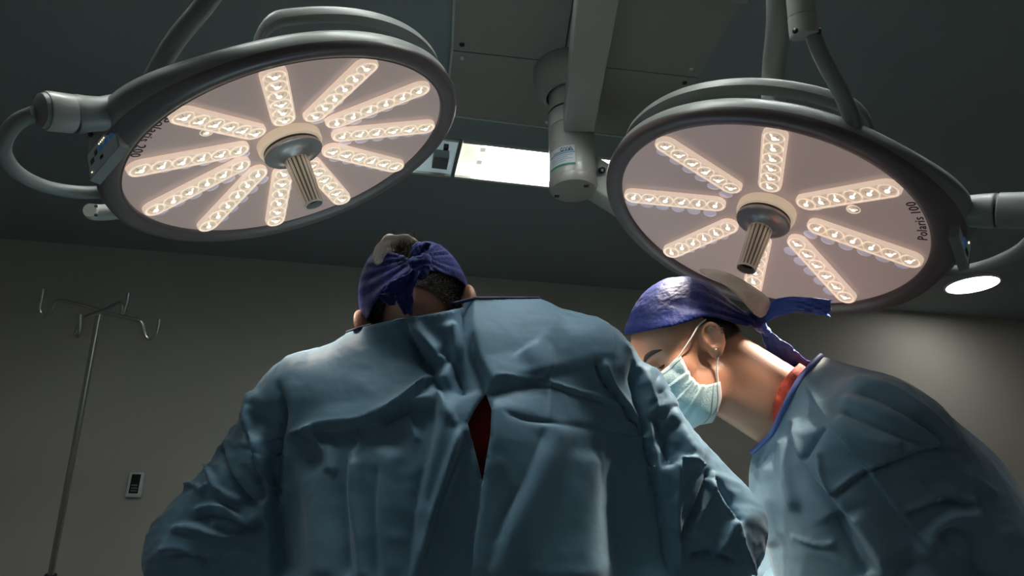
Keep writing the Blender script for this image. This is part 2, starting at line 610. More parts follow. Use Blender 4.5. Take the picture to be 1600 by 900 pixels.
class Lamp:
    def __init__(s, px, d, th, az, R, Ro, label, arm_az):
        s.c = P(px[0], px[1], d)
        s.n = np.array([math.sin(th) * math.cos(az), math.sin(th) * math.sin(az), -math.cos(th)])
        s.a = nrm(np.cross([0, 1.0, 0], s.n))
        s.b = np.cross(s.n, s.a)
        s.R, s.Ro = R, Ro
        s.arm_az = math.radians(arm_az)
        s.t = thing('surgical_light', label, 'surgical lamp', s.c)

    def pol(s, r, ang, h):
        return s.c + s.a * r * np.cos(ang) + s.b * r * np.sin(ang) + s.n * h

    def at(s, x, y, h):
        """photo pixel on the plane parallel with the lamp face at height h"""
        return on_plane(x, y, s.c + s.n * h, s.n)

    def dish(s, r):
        return -(0.042 * (1 - min(1.0, r / s.R)) + 0.006)

    def housing(s):
        seg = 128
        prof = [(-.034, .0), (-.028, .006), (-.012, .009), (-.003, .005), (0.0, -.004), (-.002, -.022), (-.010, -.032), (-.03, -.040), (-.08, -.050), (-.16, -.062), (-.26, -.068)]
        t = np.linspace(0, 2 * np.pi, seg, endpoint=False)
        V = []
        for i, (dr, h) in enumerate(prof):
            for a in t:
                da = (a - s.arm_az + math.pi) % (2 * math.pi) - math.pi
                e = math.exp(-(da / math.radians(23)) ** 2)
                r = max(0.02, s.Ro + dr + (0.030 * e if i in (5, 6, 7) else 0.016 * e if i in (4,) else 0))
                hh = h - (0.012 * e if i in (6, 7) else 0)
                V.append(s.pol(r, a, hh))
        F = []
        fm = []
        for i in range(len(prof) - 1):
            for j in range(seg):
                k = (j + 1) % seg
                F.append((i * seg + j, i * seg + k, (i + 1) * seg + k, (i + 1) * seg + j))
                fm.append(0 if i < 4 else 1)
        F.append(tuple(range((len(prof) - 1) * seg, len(prof) * seg)))
        fm.append(1)
        obj('housing', V, F, None, s.t, slots=[M_RIM, M_HOUSING], fmat=fm, sharp=60)
        # concave face
        V, F = [], []
        rs = np.linspace(s.R + .002, .03, 14)
        for r in rs:
            for a in t:
                V.append(s.pol(r, a, s.dish(r)))
        for i in range(len(rs) - 1):
            for j in range(seg):
                k = (j + 1) % seg
                F.append((i * seg + j, i * seg + k, (i + 1) * seg + k, (i + 1) * seg + j))
        obj('face_panel', V, F, M_FACE, s.t)
        V, F = lathe_vf(s.c, s.a, s.b, s.n, [(s.R + .003, -.012), (s.R + .003, .002), (s.R - .003, .003), (s.R - .004, -.012)], 128)
        obj('face_trim', V, F, M_STRIP_EDGE if False else M_RIM, s.t)

    def strips(s, n, off, hw):
        r0, r1 = s.R * .27, s.R * .972
        for k in range(n):
            ang = math.radians(off) + k * 2 * math.pi / n
            d = s.a * math.cos(ang) + s.b * math.sin(ang)
            p0 = s.c + d * r0 + s.n * (s.dish(r0) + .001)
            p1 = s.c + d * r1 + s.n * (s.dish(r1) + .001)
            x = nrm(p1 - p0)
            y = nrm(np.cross(s.n, x))
            zn = np.cross(x, y)
            L = np.linalg.norm(p1 - p0)
            # capsule slab with a raised rim
            mb = MB()

            def ring(o, h, grow=0):
                pts = []
                m = 9
                ww0 = (hw - o) * 1.0
                for q in range(m + 1):
                    a = math.pi / 2 + math.pi * q / m
                    pts.append(p0 + x * (hw + math.cos(a) * ww0) + y * math.sin(a) * ww0 + zn * h)
                for q in range(m + 1):
                    a = -math.pi / 2 + math.pi * q / m
                    pts.append(p0 + x * (L - hw + math.cos(a) * ww0) + y * math.sin(a) * ww0 + zn * h)
                return pts
            R_ = [ring(0, 0), ring(0, .007), ring(.0012, .009), ring(.0032, .009), ring(.004, .007)]
            nn_ = len(R_[0])
            Vs = np.concatenate([np.array(q) for q in R_])
            Fs, fm = [], []
            for i in range(len(R_) - 1):
                for j in range(nn_):
                    kk = (j + 1) % nn_
                    Fs.append((i * nn_ + j, i * nn_ + kk, (i + 1) * nn_ + kk, (i + 1) * nn_ + j))
                    fm.append(0)
            Fs.append(tuple(range(4 * nn_, 5 * nn_)))
            fm.append(1)
            st = obj('led_strip', Vs, Fs, None, s.t, smooth=False, slots=[M_STRIP_EDGE, M_STRIP], fmat=fm)
            m = 6
            for q in range(m):
                u = hw + (L - 2 * hw) * q / (m - 1)
                o = p0 + x * u + zn * .0068
                rr = hw * .80
                rot = random.random()
                cx = x * math.cos(rot) + y * math.sin(rot)
                cy = -x * math.sin(rot) + y * math.cos(rot)
                share('lens', LENS, st, frame_matrix(o, cx * rr, cy * rr, zn * rr))
                # pale glowing discs standing in for the reflection of each lens
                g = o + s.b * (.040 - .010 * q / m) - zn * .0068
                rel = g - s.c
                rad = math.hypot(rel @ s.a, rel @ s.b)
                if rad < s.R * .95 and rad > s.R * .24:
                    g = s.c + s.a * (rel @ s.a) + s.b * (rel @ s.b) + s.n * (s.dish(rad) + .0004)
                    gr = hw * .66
                    share('lens_ghost', GHOST, s.t, frame_matrix(g, x * gr, y * gr, zn * gr * .6))

    def spots(s, n, energy, size, tgt, blend=.35):
        tgt = np.asarray(tgt, float)
        for k in range(n):
            ang = 2 * math.pi * k / n + .3
            p = s.pol(s.R * .62, ang, .012)
            ld = bpy.data.lights.new('lamp_beam', 'SPOT')
            ld.energy = energy
            ld.color = (1.0, 0.87, 0.72)
            ld.spot_size = math.radians(size)
            ld.spot_blend = blend
            ld.shadow_soft_size = 0.015
            o = bpy.data.objects.new('lamp_beam', ld)
            COL.objects.link(o)
            d = Vector(tgt - p)
            M = d.to_track_quat('-Z', 'Y').to_matrix().to_4x4()
            M.translation = Vector(p)
            o.parent = s.t
            o.matrix_parent_inverse = Matrix.Identity(4)
            o.matrix_basis = WORLD[s.t.name].inverted() @ M

    def hub(s, rh, rd, hl, tipr):
        c = s.c
        h0 = s.dish(0) - .002
        ab = (s.a, s.b)
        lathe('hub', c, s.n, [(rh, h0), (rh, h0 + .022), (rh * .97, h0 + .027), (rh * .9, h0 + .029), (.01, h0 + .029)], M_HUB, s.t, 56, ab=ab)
        h = h0 + .029
        lathe('hub_seam', c, s.n, [(rd * .97, h - .002), (rd * .97, h + .005)], M_DARK, s.t, 56, ab=ab)
        hd = lathe('handle_disc', c, s.n, [(rd * .98, h + .005), (rd, h + .007), (rd, h + .011), (rd * .96, h + .0125), (rd * .82, h + .0125), (rd * .55, h + .018), (rd * .40, h + .026), (.001, h + .028)],
                   M_DSTEEL, s.t, 64, ab=ab, sharp=25)
        # fluted grip
        seg = 112
        t = np.linspace(0, 2 * np.pi, seg, endpoint=False)
        flute = 1 - 0.10 * np.array([0, 0, 0, 0, 1, 1, 1] * 16)
        prof = [(tipr * .98, h + .02, 0), (tipr * 1.06, h + .028, .4), (tipr * 1.05, h + .045, 1), (tipr * .93, h + hl * .7, 1), (tipr * .86, h + hl - .006, 1), (tipr * .86, h + hl - .003, .3), (tipr * .84, h + hl, 0), (tipr * .72, h + hl, 0), (tipr * .70, h + hl - .012, 0)]
        V, F = [], []
        for r, hh, fl in prof:
            rr = r * (1 + (flute - 1) * fl)
            V.append(c + s.n * hh + (rr * np.cos(t))[:, None] * s.a + (rr * np.sin(t))[:, None] * s.b)
        V = np.concatenate(V)
        for i in range(len(prof) - 1):
            for j in range(seg):
                k = (j + 1) % seg
                F.append((i * seg + j, i * seg + k, (i + 1) * seg + k, (i + 1) * seg + j))
        fm = [1 if (1 <= i <= 4 and j % 7 in (4, 5)) else 0 for i in range(len(prof) - 1) for j in range(seg)]
        gp = obj('handle_grip', V, F, None, s.t, slots=[M_STEEL, M_GROOVE], fmat=fm, sharp=30)
        lathe('handle_bore', c, s.n, [(tipr * .70, h + hl - .011), (.001, h + hl - .012)], M_DARK, gp, 24, ab=ab)

    def rail(s, r, h, a0, a1):
        n = 48
        mb = MB()
        sec = [(.010, .008), (.012, .002), (.011, -.008), (.005, -.011), (-.008, -.010), (-.010, -.005), (-.010, .006), (-.006, .010), (.005, .011)]
        V = []
        for i in range(n + 1):
            u = i / n
            a = math.radians(a0 + (a1 - a0) * u)
            e = min(1.0, min(u, 1 - u) / .12)
            drop = (1 - e) ** 2
            for x, y in sec:
                V.append(s.pol(r + x - .01 * drop, a, h - y + (.045 + h * 0) * drop))
        m = len(sec)
        F = []
        for i in range(n):
            for j in range(m):
                k = (j + 1) % m
                F.append((i * m + j, i * m + k, (i + 1) * m + k, (i + 1) * m + j))
        F.append(tuple(range(m)))
        F.append(tuple(range(n * m, n * m + m))[::-1])
        obj('rail_handle', V, F, M_HOUSING, s.t, sharp=40)

    def arc_text(s, txt, px, size, m=M_INK):
        p = s.at(px[0], px[1], -.008)
        rel = p - s.c
        ang = math.atan2(rel @ s.b, rel @ s.a)
        rad = min(s.R * .945, math.hypot(rel @ s.a, rel @ s.b))
        adv = {'i': .27, 'l': .27, ' ': .3, '1': .42, 'r': .38, 'a': .54, 's': .47, 'P': .62, 'o': .58}
        ws = [adv.get(ch, .56) * size for ch in txt]
        tot = sum(ws)
        rf = lambda q: s.a * math.cos(q) + s.b * math.sin(q)
        # reading direction x = top x n with top = -radial
        x0 = np.cross(-rf(ang), s.n)
        tang = -s.a * math.sin(ang) + s.b * math.cos(ang)
        sg = 1 if x0 @ tang > 0 else -1
        pos = -tot / 2
        mb = []
        for ch, wd_ in zip(txt, ws):
            q = ang + sg * (pos + wd_ / 2) / rad
            pos += wd_
            if ch == ' ':
                continue
            top = -rf(q)
            x = np.cross(top, s.n)
            o = s.pol(rad, q, s.dish(rad) + .0012)
            text_obj('lettering', ch, size, frame_matrix(o, x, np.cross(s.n, x), s.n), m, s.t)

    def panel(s, quad4, ext, keys):
        """control panel: front corners (4), extrusion vector"""
        q = np.array(quad4)
        c = q.mean(0)
        nf = nrm(np.cross(q[1] - q[0], q[3] - q[0]))
        if nf @ (CAM - c) < 0:
            nf = -nf
        back = q + ext
        inset = c + (q - c) * .93
        V = np.vstack([back, q - nf * .002, c + (q - c) * .985, inset, inset - nf * .0012])
        F = []
        for i in range(4):
            for j in range(4):
                k = (j + 1) % 4
                F.append((i * 4 + j, i * 4 + k, i * 4 + 4 + k, i * 4 + 4 + j))
        F.append((3, 2, 1, 0))
        pn = obj('control_panel', V, F, M_HOUSING, s.t, smooth=False)
        ins = inset - nf * .001
        obj('screen', ins, [(0, 1, 2, 3)], M_SCREEN, pn, smooth=False)

        def bil(u, v):
            return (ins[0] * (1 - u) + ins[1] * u) * (1 - v) + (ins[3] * (1 - u) + ins[2] * u) * v + nf * .0006
        for (u, v, su, sv, m) in keys:
            pts = [bil(u - su, v - sv), bil(u + su, v - sv), bil(u + su, v + sv), bil(u - su, v + sv)]
            V = np.vstack([pts, np.array(pts) + nf * .0012])
            F = [(4, 5, 6, 7), (0, 1, 5, 4), (1, 2, 6, 5), (2, 3, 7, 6), (3, 0, 4, 7)]
            obj('key' if m is not M_LEDDOT else 'indicator', V, F, m, pn, smooth=False)
        return pn


KEYS = [(.22, .25, .12, .07, M_KEY_B), (.25, .46, .12, .07, M_KEY_B), (.3, .68, .12, .07, M_KEY_G), (.25, .88, .10, .05, M_KEY_G),
        (.70, .50, .10, .05, M_DARK), (.72, .30, .07, .03, M_KEY_B), (.70, .75, .07, .03, M_KEY_B),
        (.06, .40, .02, .012, M_LEDDOT), (.06, .45, .02, .012, M_LEDDOT), (.06, .50, .02, .012, M_LEDDOT), (.06, .55, .02, .012, M_LEDDOT), (.88, .93, .02, .012, M_LEDDOT)]

# ---- left lamp (eleven strips)
LA = Lamp((462, 247), 1.362, .447, .383, .315, .347, 'surgical lamp with eleven lit strips, hanging at the upper left', -55)
LA.housing()
LA.strips(11, 1, .0222)
LA.hub(.064, .0580, .128, .0225)
LA.rail(.328, -.070, -94, -182)
LA.arc_text('Polaris 200', (229, 214), .0235)
LA.spots(5, SURGICAL_SPOT, 66, (.06, 1.42, 1.0), .9)
# arm knuckle and yoke
k0, k1, k2, k3 = LA.at(62, 172, -.03), LA.at(113, 178, -.03), LA.at(165, 178, -.032), LA.at(205, 178, -.034)
kd = nrm(k1 - k0)
kl = np.linalg.norm(k1 - k0)
lathe('knuckle', k0, kd, [(.001, -.004), (.018, -.003), (.0245, .001), (.026, .006), (.026, .0075)], M_HOUSING, LA.t, 40)
lathe('knuckle_sleeve', k0, kd, [(.0275, .007), (.029, .010), (.029, kl - .002), (.0275, kl)], M_ARM, LA.t, 40, cap0=True)
lathe('knuckle_seam', k0, kd, [(.0275, kl - .001), (.0275, kl + .003)], M_DARK, LA.t, 40)
V, F = tube_vf(spline([k1 + kd * .002, k1 * .6 + k2 * .4, k2, k3], 24), [.029, .029, .027, .026, .030, .034], 28)
obj('yoke_arm', V, F, M_HOUSING, LA.t)
V, F = lathe_vf(LA.at(143, 209, -.022), *basis(LA.n), [(.005, -.002), (.0055, .003), (.001, .004)], 12)
obj('grub_screw', V, F, M_DARK, LA.t)
tube('grab_handle', [LA.at(58, 176, -.03), LA.at(28, 190, -.035), LA.at(9, 214, -.045), LA.at(6, 240, -.055), LA.at(28, 270, -.06), LA.at(70, 291, -.055), LA.at(120, 300, -.045), LA.at(175, 300, -.03)], .0115, M_HOUSING, LA.t, 60, 20)
V, F = tube_vf(spline([LA.at(140, 328, -.05), LA.at(152, 332, -.05), LA.at(200, 330, -.035)], 12), [.013, .016, .016, .014], 20)
obj('lower_bracket', V, F, M_ARM, LA.t, sharp=50)
for q_ in ((150, 322), (150, 336)):
    pp_ = P(q_[0], q_[1], float((LA.at(150, 330, -.05) - CAM) @ FWD) - .017)
    V, F = lathe_vf(pp_, *basis(-FWD), [(.003, -.001), (.003, .001), (.0005, .0012)], 10)
    obj('grub_screw', V, F, M_DARK, LA.t)
su_ = LA.at(372, -75, -.13)
lathe('suspension_mount', np.array([su_[0] + .03, su_[1] - .03, 0]), Z, [(.03, su_[2] + .10), (.034, su_[2] + .11), (.034, CEIL_Z - .03), (.09, CEIL_Z - .02), (.09, CEIL_Z - .001)], M_HOUSING, LA.t, 40, cap0=True)
V, F = tube_vf(spline([np.array([su_[0] + .03, su_[1] - .03, su_[2] + .16]), su_, LA.at(352, -40, -.12), LA.at(318, 10, -.10), LA.at(275, 62, -.08), LA.at(245, 112, -.065), LA.at(222, 158, -.05)], 40), .0145, 20)
obj('suspension_tube', V, F, M_HOUSING, LA.t)
kq = lambda pts, ds: [P(x, y, d) for (x, y), d in zip(pts, ds)]
e0 = float((LA.at(165, 220, -.02) - CAM) @ FWD)
qq = kq([(134, 243), (178, 188), (187, 228), (140, 283)], [e0 - .03, e0 - .045, e0 - .035, e0 - .02])
LA.panel(qq, P(194, 196, e0 - .02) - P(178, 188, e0 - .045), [(v, 1 - u, sv, su, m) if False else (u, v, su, sv, m) for (u, v, su, sv, m) in
         [(.30, .30, .05, .10, M_KEY_G), (.48, .32, .06, .11, M_KEY_B), (.68, .32, .06, .11, M_KEY_B), (.86, .32, .06, .11, M_KEY_B), (.45, .68, .05, .06, M_DARK), (.15, .45, .06, .10, M_KEY_G),
          (.44, .12, .012, .02, M_LEDDOT), (.50, .12, .012, .02, M_LEDDOT), (.56, .12, .012, .02, M_LEDDOT), (.62, .12, .012, .02, M_LEDDOT), (.08, .82, .012, .02, M_LEDDOT)]])
# camera socket in the face
sp = LA.at(323, 207, -.02)
rel = sp - LA.c
rr_ = math.hypot(rel @ LA.a, rel @ LA.b)
share('sensor_lens', LENS, LA.t, frame_matrix(sp - LA.n * (LA.dish(0) * 0) + LA.n * (LA.dish(rr_) + .02 + .0005), LA.a * .012, LA.b * .012, LA.n * .012))

# ---- right lamp (eight strips)
RA = Lamp((1189, 355), 1.279, .428, 3.187, .28, .309, 'surgical lamp with eight lit strips, hanging above the masked surgeon', -142)
RA.housing()
RA.strips(8, 15, .0196)
RA.hub(.054, .0495, .116, .0205)
RA.rail(.293, -.063, -3, -104)
RA.arc_text('Polaris 100', (1438, 346), .021)
RA.spots(5, SURGICAL_SPOT_R, 40, (.14, 1.16, 1.0))
k0, k1, k2 = RA.at(1470, 328, -.03), RA.at(1557, 329, -.03), RA.at(1660, 328, -.03)
V, F = tube_vf(spline([RA.at(1478, 329, -.034), RA.at(1495, 330, -.032), RA.at(1520, 330, -.03), k1], 24), [.032, .029, .026, .025, .0265, .027], 28)
obj('yoke_arm', V, F, M_HOUSING, RA.t)
kd = nrm(k2 - k1)
kl = np.linalg.norm(k2 - k1)
lathe('knuckle_seam', k1, kd, [(.026, -.001), (.026, .004)], M_DARK, RA.t, 40)
lathe('knuckle_sleeve', k1, kd, [(.026, .002), (.0275, .004), (.0275, kl), (.024, kl + .002), (.001, kl + .003)], M_HOUSING, RA.t, 40, cap0=True)
V, F = lathe_vf(RA.at(1522, 352, -.018), *basis(RA.n), [(.0045, -.002), (.005, .003), (.001, .004)], 12)
obj('grub_screw', V, F, M_DARK, RA.t)
tube('grab_handle', [RA.at(1625, 335, -.03), RA.at(1618, 365, -.04), RA.at(1595, 390, -.05), RA.at(1550, 412, -.05), RA.at(1510, 422, -.045), RA.at(1455, 425, -.03)], .0105, M_HOUSING, RA.t, 50, 20)
e1 = float((RA.at(1500, 370, -.02) - CAM) @ FWD)
qq = kq([(1501, 334), (1519, 375), (1513, 421), (1496, 369)], [e1 - .05, e1 - .02, e1 - .02, e1 - .055])
qq = kq([(1501, 336), (1521, 372), (1514, 421), (1498, 368)], [e1 - .05, e1 + .0, e1 + .0, e1 - .055])
RA.panel(qq, P(1485, 338, e1 - .045) - P(1501, 334, e1 - .05), [(.15, .2, .03, .03, M_LEDDOT), (.4, .3, .12, .1, M_KEY_B), (.5, .6, .12, .1, M_KEY_B), (.7, .75, .1, .08, M_DARK), (.6, .25, .02, .03, M_LEDDOT), (.68, .3, .02, .03, M_LEDDOT), (.76, .35, .02, .03, M_LEDDOT)])
sp = RA.at(1333, 329, -.02)
rel = sp - RA.c
rr_ = math.hypot(rel @ RA.a, rel @ RA.b)
share('sensor_lens', LENS, RA.t, frame_matrix(sp + RA.n * (RA.dish(rr_) + .0205), RA.a * .0115, RA.b * .0115, RA.n * .0115))
# suspension: joint drum, curved tube into the back of the housing
j0 = RA.at(1250, -30, -.10)
dj = float((RA.at(1262, 60, -.08) - CAM) @ FWD)
ax = nrm(P(1257, 62, dj) - P(1249, -20, dj))
ca, cb = P(1247, -45, dj), P(1257, 57, dj)
L_ = np.linalg.norm(cb - ca)
rj = 21.5 / F_PX * dj
lathe('joint_drum', ca, ax, [(rj, 0), (rj, L_ * .68), (rj * .97, L_ * .685)], M_ARM, RA.t, 40, cap0=True)
lathe('joint_cap', ca, ax, [(rj * .97, L_ * .69), (rj * 1.02, L_ * .695), (rj * 1.02, L_ * .985), (rj * .96, L_), (.001, L_ + .001)], M_ARM, RA.t, 40)
for sgn in (-1, 1):
    g = cb - ax * .004 - FWD * rj * .55 + RIGHT * sgn * rj * .86
    V, F = lathe_vf(g, *basis(RIGHT * sgn - FWD * .6), [(.004, -.003), (.004, .002), (.0005, .0025)], 10)
    obj('grub_screw', V, F, M_DARK, RA.t)
V, F = tube_vf(spline([cb - ax * .02 + RIGHT * .008, P(1285, 90, dj + .005), P(1312, 140, dj + .012), P(1328, 178, dj + .02), P(1336, 205, dj + .03)], 30), .0115, 18)
obj('suspension_tube', V, F, M_HOUSING, RA.t)
dt_ = P(1212, -60, dj + .25)
tube('drop_tube', [np.array([dt_[0], dt_[1], CEIL_Z - .02]), dt_, P(1209, 120, dj + .34), RA.pol(.0, 0, -.062)], .022, M_HOUSING, RA.t, 40, 24)
lathe('drop_mount', np.array([dt_[0], dt_[1], 0]), Z, [(.022, CEIL_Z - .05), (.07, CEIL_Z - .03), (.07, CEIL_Z - .001)], M_HOUSING, RA.t, 40)
tube('joint_stem', [ca + ax * .01, np.array([ca[0], ca[1], CEIL_Z - .005])], .017, M_HOUSING, RA.t, 4, 20)

# ------------------------------------------------------------------ the white ceiling arm in the middle
CM = on_ceiling(888, 92)
base_v = on_ceiling(893, 105)
ARM = thing('jointed_ceiling_arm', 'white jointed ceiling arm with a drum joint, between the two lamps', 'ceiling arm', (base_v[0], base_v[1], CEIL_Z))
dcol = float((np.array([base_v[0], base_v[1], 2.4]) - CAM) @ FWD)
# drum joint: vertical, bottom at pixel row ~ 308
pb = on_plane(896, 296, base_v, np.array([0, 1.0, 0]))
pt = on_plane(896, 207, base_v, np.array([0, 1.0, 0]))
bx, by = pb[0], base_v[1]
zb, zt = pb[2], pt[2]
rc = 37.0 / F_PX * float((np.array([bx, by, zb]) - CAM) @ FWD)
o0 = np.array([bx, by, 0])
lathe('drum_cap', o0, Z, [(.001, zb - .012), (rc * .80, zb - .012), (rc * .95, zb - .006), (rc * 1.03, zb + .008), (rc * 1.03, zb + .026), (rc * .99, zb + .028)], M_BEAM, ARM, 56)
lathe('drum', o0, Z, [(rc * .985, zb + .026), (rc, zb + .030), (rc, zt), (rc * .98, zt + .003)], M_ARM, ARM, 56)
lathe('drum_seam', o0, Z, [(rc * .97, zt), (rc * .97, zt + .007)], M_DARK, ARM, 56)
lathe('column', o0, Z, [(rc * .98, zt + .005), (rc, zt + .008), (rc, 2.58), (rc * .96, 2.585), (rc * .96, CEIL_Z - .02)], M_ARM, ARM, 56)
lathe('column_seam', o0, Z, [(rc * 1.004, 2.578), (rc * 1.004, 2.586)], M_DARK, ARM, 56)
lathe('ceiling_flange', o0, Z, [(rc * 1.05, 2.66), (rc * 1.15, 2.66), (rc * 1.5, 2.70), (rc * 1.62, 2.74), (rc * 1.62, CEIL_Z - .021)], M_BEAM, ARM, 56)


def drum_patch(name, th0, th1, z0, z1, off, m, parent, n=14):
    V, F = [], []
    for i in range(n + 1):
        t = th0 + (th1 - th0) * i / n
        d = np.array([math.sin(t), -math.cos(t), 0])
        V += [o0 + d * (rc + off) + Z * z0, o0 + d * (rc + off) + Z * z1]
    for i in range(n):
        F.append((2 * i, 2 * i + 2, 2 * i + 3, 2 * i + 1))
    return obj(name, V, F, m, parent, smooth=True)


M_LABEL = mat('label_paper', (0.62, 0.66, 0.66), 0.4)
M_LBLUE = mat('label_blue', (0.05, 0.13, 0.30), 0.5)
M_LBLUE2 = mat('label_pale_blue', (0.28, 0.38, 0.52), 0.5)
M_LGREEN = mat('label_green', (0.04, 0.20, 0.12), 0.5)
lz = lambda y: on_plane(880, y, base_v - np.array([0, rc, 0]), np.array([0, 1.0, 0]))[2]
t0, t1 = -1.25, 0.02
lb = drum_patch('label', t0, t1, lz(257), lz(226), .0006, M_LABEL, ARM)
drum_patch('label_band', t0, t1, lz(257), lz(253.5), .001, M_LGREEN, lb)
drum_patch('label_band', t0, t1, lz(238.5), lz(235), .001, M_LBLUE2, lb)
for (ya, yb, ta, tb) in ((241.2, 240, t0 + .2, t1 - .1), (244, 242.8, t0 + .2, t1 - .3), (247, 245.8, t0 + .2, t1 - .1), (250, 248.8, t0 + .2, t1 - .4)):
    drum_patch('label_line', ta, tb, lz(ya), lz(yb), .001, M_LBLUE2, lb)
# blue logo on the label: a small c and three peaks, then two lines of print
for i in range(4):
    tc_ = -.52 + i * .12
    d = np.array([math.sin(tc_), -math.cos(tc_), 0])
    x = np.array([math.cos(tc_), math.sin(tc_), 0])
    zc = lz(231)
    hh = (lz(228) - lz(233)) / 2
    if i == 0:
        a_ = np.linspace(.8, 2 * math.pi - .8, 10)
        pts = [o0 + d * (rc + .0016) + x * math.cos(t) * hh * .9 + Z * (zc + math.sin(t) * hh * .9) for t in a_]
    else:
        pts = [o0 + d * (rc + .0016) + x * s_ * hh + Z * (zc + q_ * hh) for s_, q_ in ((-1, -1), (0, 1), (1, -1))]
    V, F = tube_vf(pts, .0013, 6)
    obj('logo', V, F, M_LBLUE, lb)
drum_patch('label_line', -.95, -.05, lz(234.6), lz(233.4), .001, M_LBLUE, lb)
# two little slots in the drum cap, round badge on the arm root
for (x, y) in ((870, 306), (916, 290)):
    p = on_plane(x, y, (0, 0, zb - .012), Z)
    V, F = box_vf(p, RIGHT, np.array([0, 1.0, 0]), Z, .008, .006, .003)
    obj('slot', V, F, M_DARK, ARM, smooth=False)
# beam towards the viewer
b0, b1 = P(905, 188, dcol - .05), P(944, -90, dcol - .75)
bd = nrm(b1 - b0)
bs = nrm(np.cross(bd, Z))
bu = np.cross(bs, bd)
V = []
for p, hw_ in ((b0 - bd * .02, .052), (b1, .054)):
    V += [p - bs * hw_ - bu * .035, p - bs * hw_ + bu * .06, p + bs * hw_ + bu * .06, p + bs * hw_ - bu * .035]
me = bpy.data.meshes.new('beam')
bm = bmesh.new()
vv = [bm.verts.new(v) for v in V]
for f in ((0, 1, 2, 3), (7, 6, 5, 4), (0, 4, 5, 1), (1, 5, 6, 2), (2, 6, 7, 3), (3, 7, 4, 0)):
    bm.faces.new([vv[i] for i in f])
bmesh.ops.recalc_face_normals(bm, faces=bm.faces)
bmesh.ops.bevel(bm, geom=list(bm.edges), offset=.006, segments=3, affect='EDGES', profile=.5)
bm.to_mesh(me)
bm.free()
mobj('beam', me, M_BEAM, ARM, sharp=40)
lathe('beam_mount', np.array([b1[0], b1[1], 0]), Z, [(.001, b1[2] - .06), (.065, b1[2] - .06), (.07, b1[2] - .05), (.07, CEIL_Z - .04), (.11, CEIL_Z - .03), (.11, CEIL_Z - .021)], M_ARM, ARM, 48)
# link arm to the right, behind the right lamp
l0, l1 = P(915, 272, dcol + .02), P(1130, 404, dcol - .1)
ld_ = nrm(l1 - l0)
ls = nrm(np.cross(ld_, Z))
lu_ = np.cross(ls, ld_)
bevel_box('link_arm', (l0 + l1) / 2, ld_, ls, lu_, np.linalg.norm(l1 - l0) / 2, .045, .060, .01, M_ARM, ARM)
lathe('link_joint', np.array([l1[0], l1[1], 0]), Z, [(.001, l1[2] - .09), (.055, l1[2] - .09), (.062, l1[2] - .08), (.062, l1[2] + .07), (.055, l1[2] + .08), (.001, l1[2] + .08)], M_ARM, ARM, 40)
pe = P(944, 264, float((P(944, 264, 1) - CAM) @ FWD) * (dcol - .04))
V, F = lathe_vf(P(941, 266, dcol - .045), *basis(-FWD + RIGHT * .5), [(.011, -.01), (.011, .004), (.010, .005), (.0005, .005)], 20)
bdg = obj('badge', V, F, M_DARK, ARM, sharp=40)
V, F = lathe_vf(P(941, 266, dcol - .0505), *basis(-FWD + RIGHT * .5), [(.005, -.001), (.005, .001), (.0005, .001)], 12)
obj('badge_mark', V, F, M_ARM, bdg)

# hanging box above, at the top edge of the picture
hc = on_ceiling(1075, -70, 2.66)
hb = bevel_box('ceiling_housing', hc + Z * .059, RU, RV, Z, .24, .12, .08, .012, M_BEAM)
tag(hb, 'grey ceiling box at the top edge, left of the lamp joint drum', 'ceiling box')

# ------------------------------------------------------------------ drip stand, wall controller
M_CHROME = mat('stand_steel', (0.42, 0.41, 0.39), 0.3, metal=1.0)
D_IV = 2.55
top = P(156, 486, D_IV)
ivb = P(80, 895, D_IV * 0.985)
dirv = nrm(ivb - top)
foot = top + dirv * (top[2] - .06) / -dirv[2]
IV = thing('drip_stand', 'thin steel drip stand with four hooks, standing by the wall', 'drip stand', (foot[0], foot[1], 0))
tube('pole', [top + dirv * .005, top + dirv * 1.05], .0112, M_CHROME, IV, 4, 18)
tube('lower_pole', [top + dirv * 1.0, foot], .0125, M_CHROME, IV, 4, 18)
lathe('pole_collar', top + dirv * 1.0, dirv, [(.0125, -.02), (.02, -.018), (.02, .03), (.0125, .032)], M_DARK, IV, 20)
ds = [D_IV, D_IV - .1, D_IV, D_IV + .1]


def hook(px, dd):
    pts = [P(x, y, D_IV + d_) for (x, y), d_ in zip(px, dd)]
    tube('hook', pts, .0074, M_CHROME, IV, 48, 12)


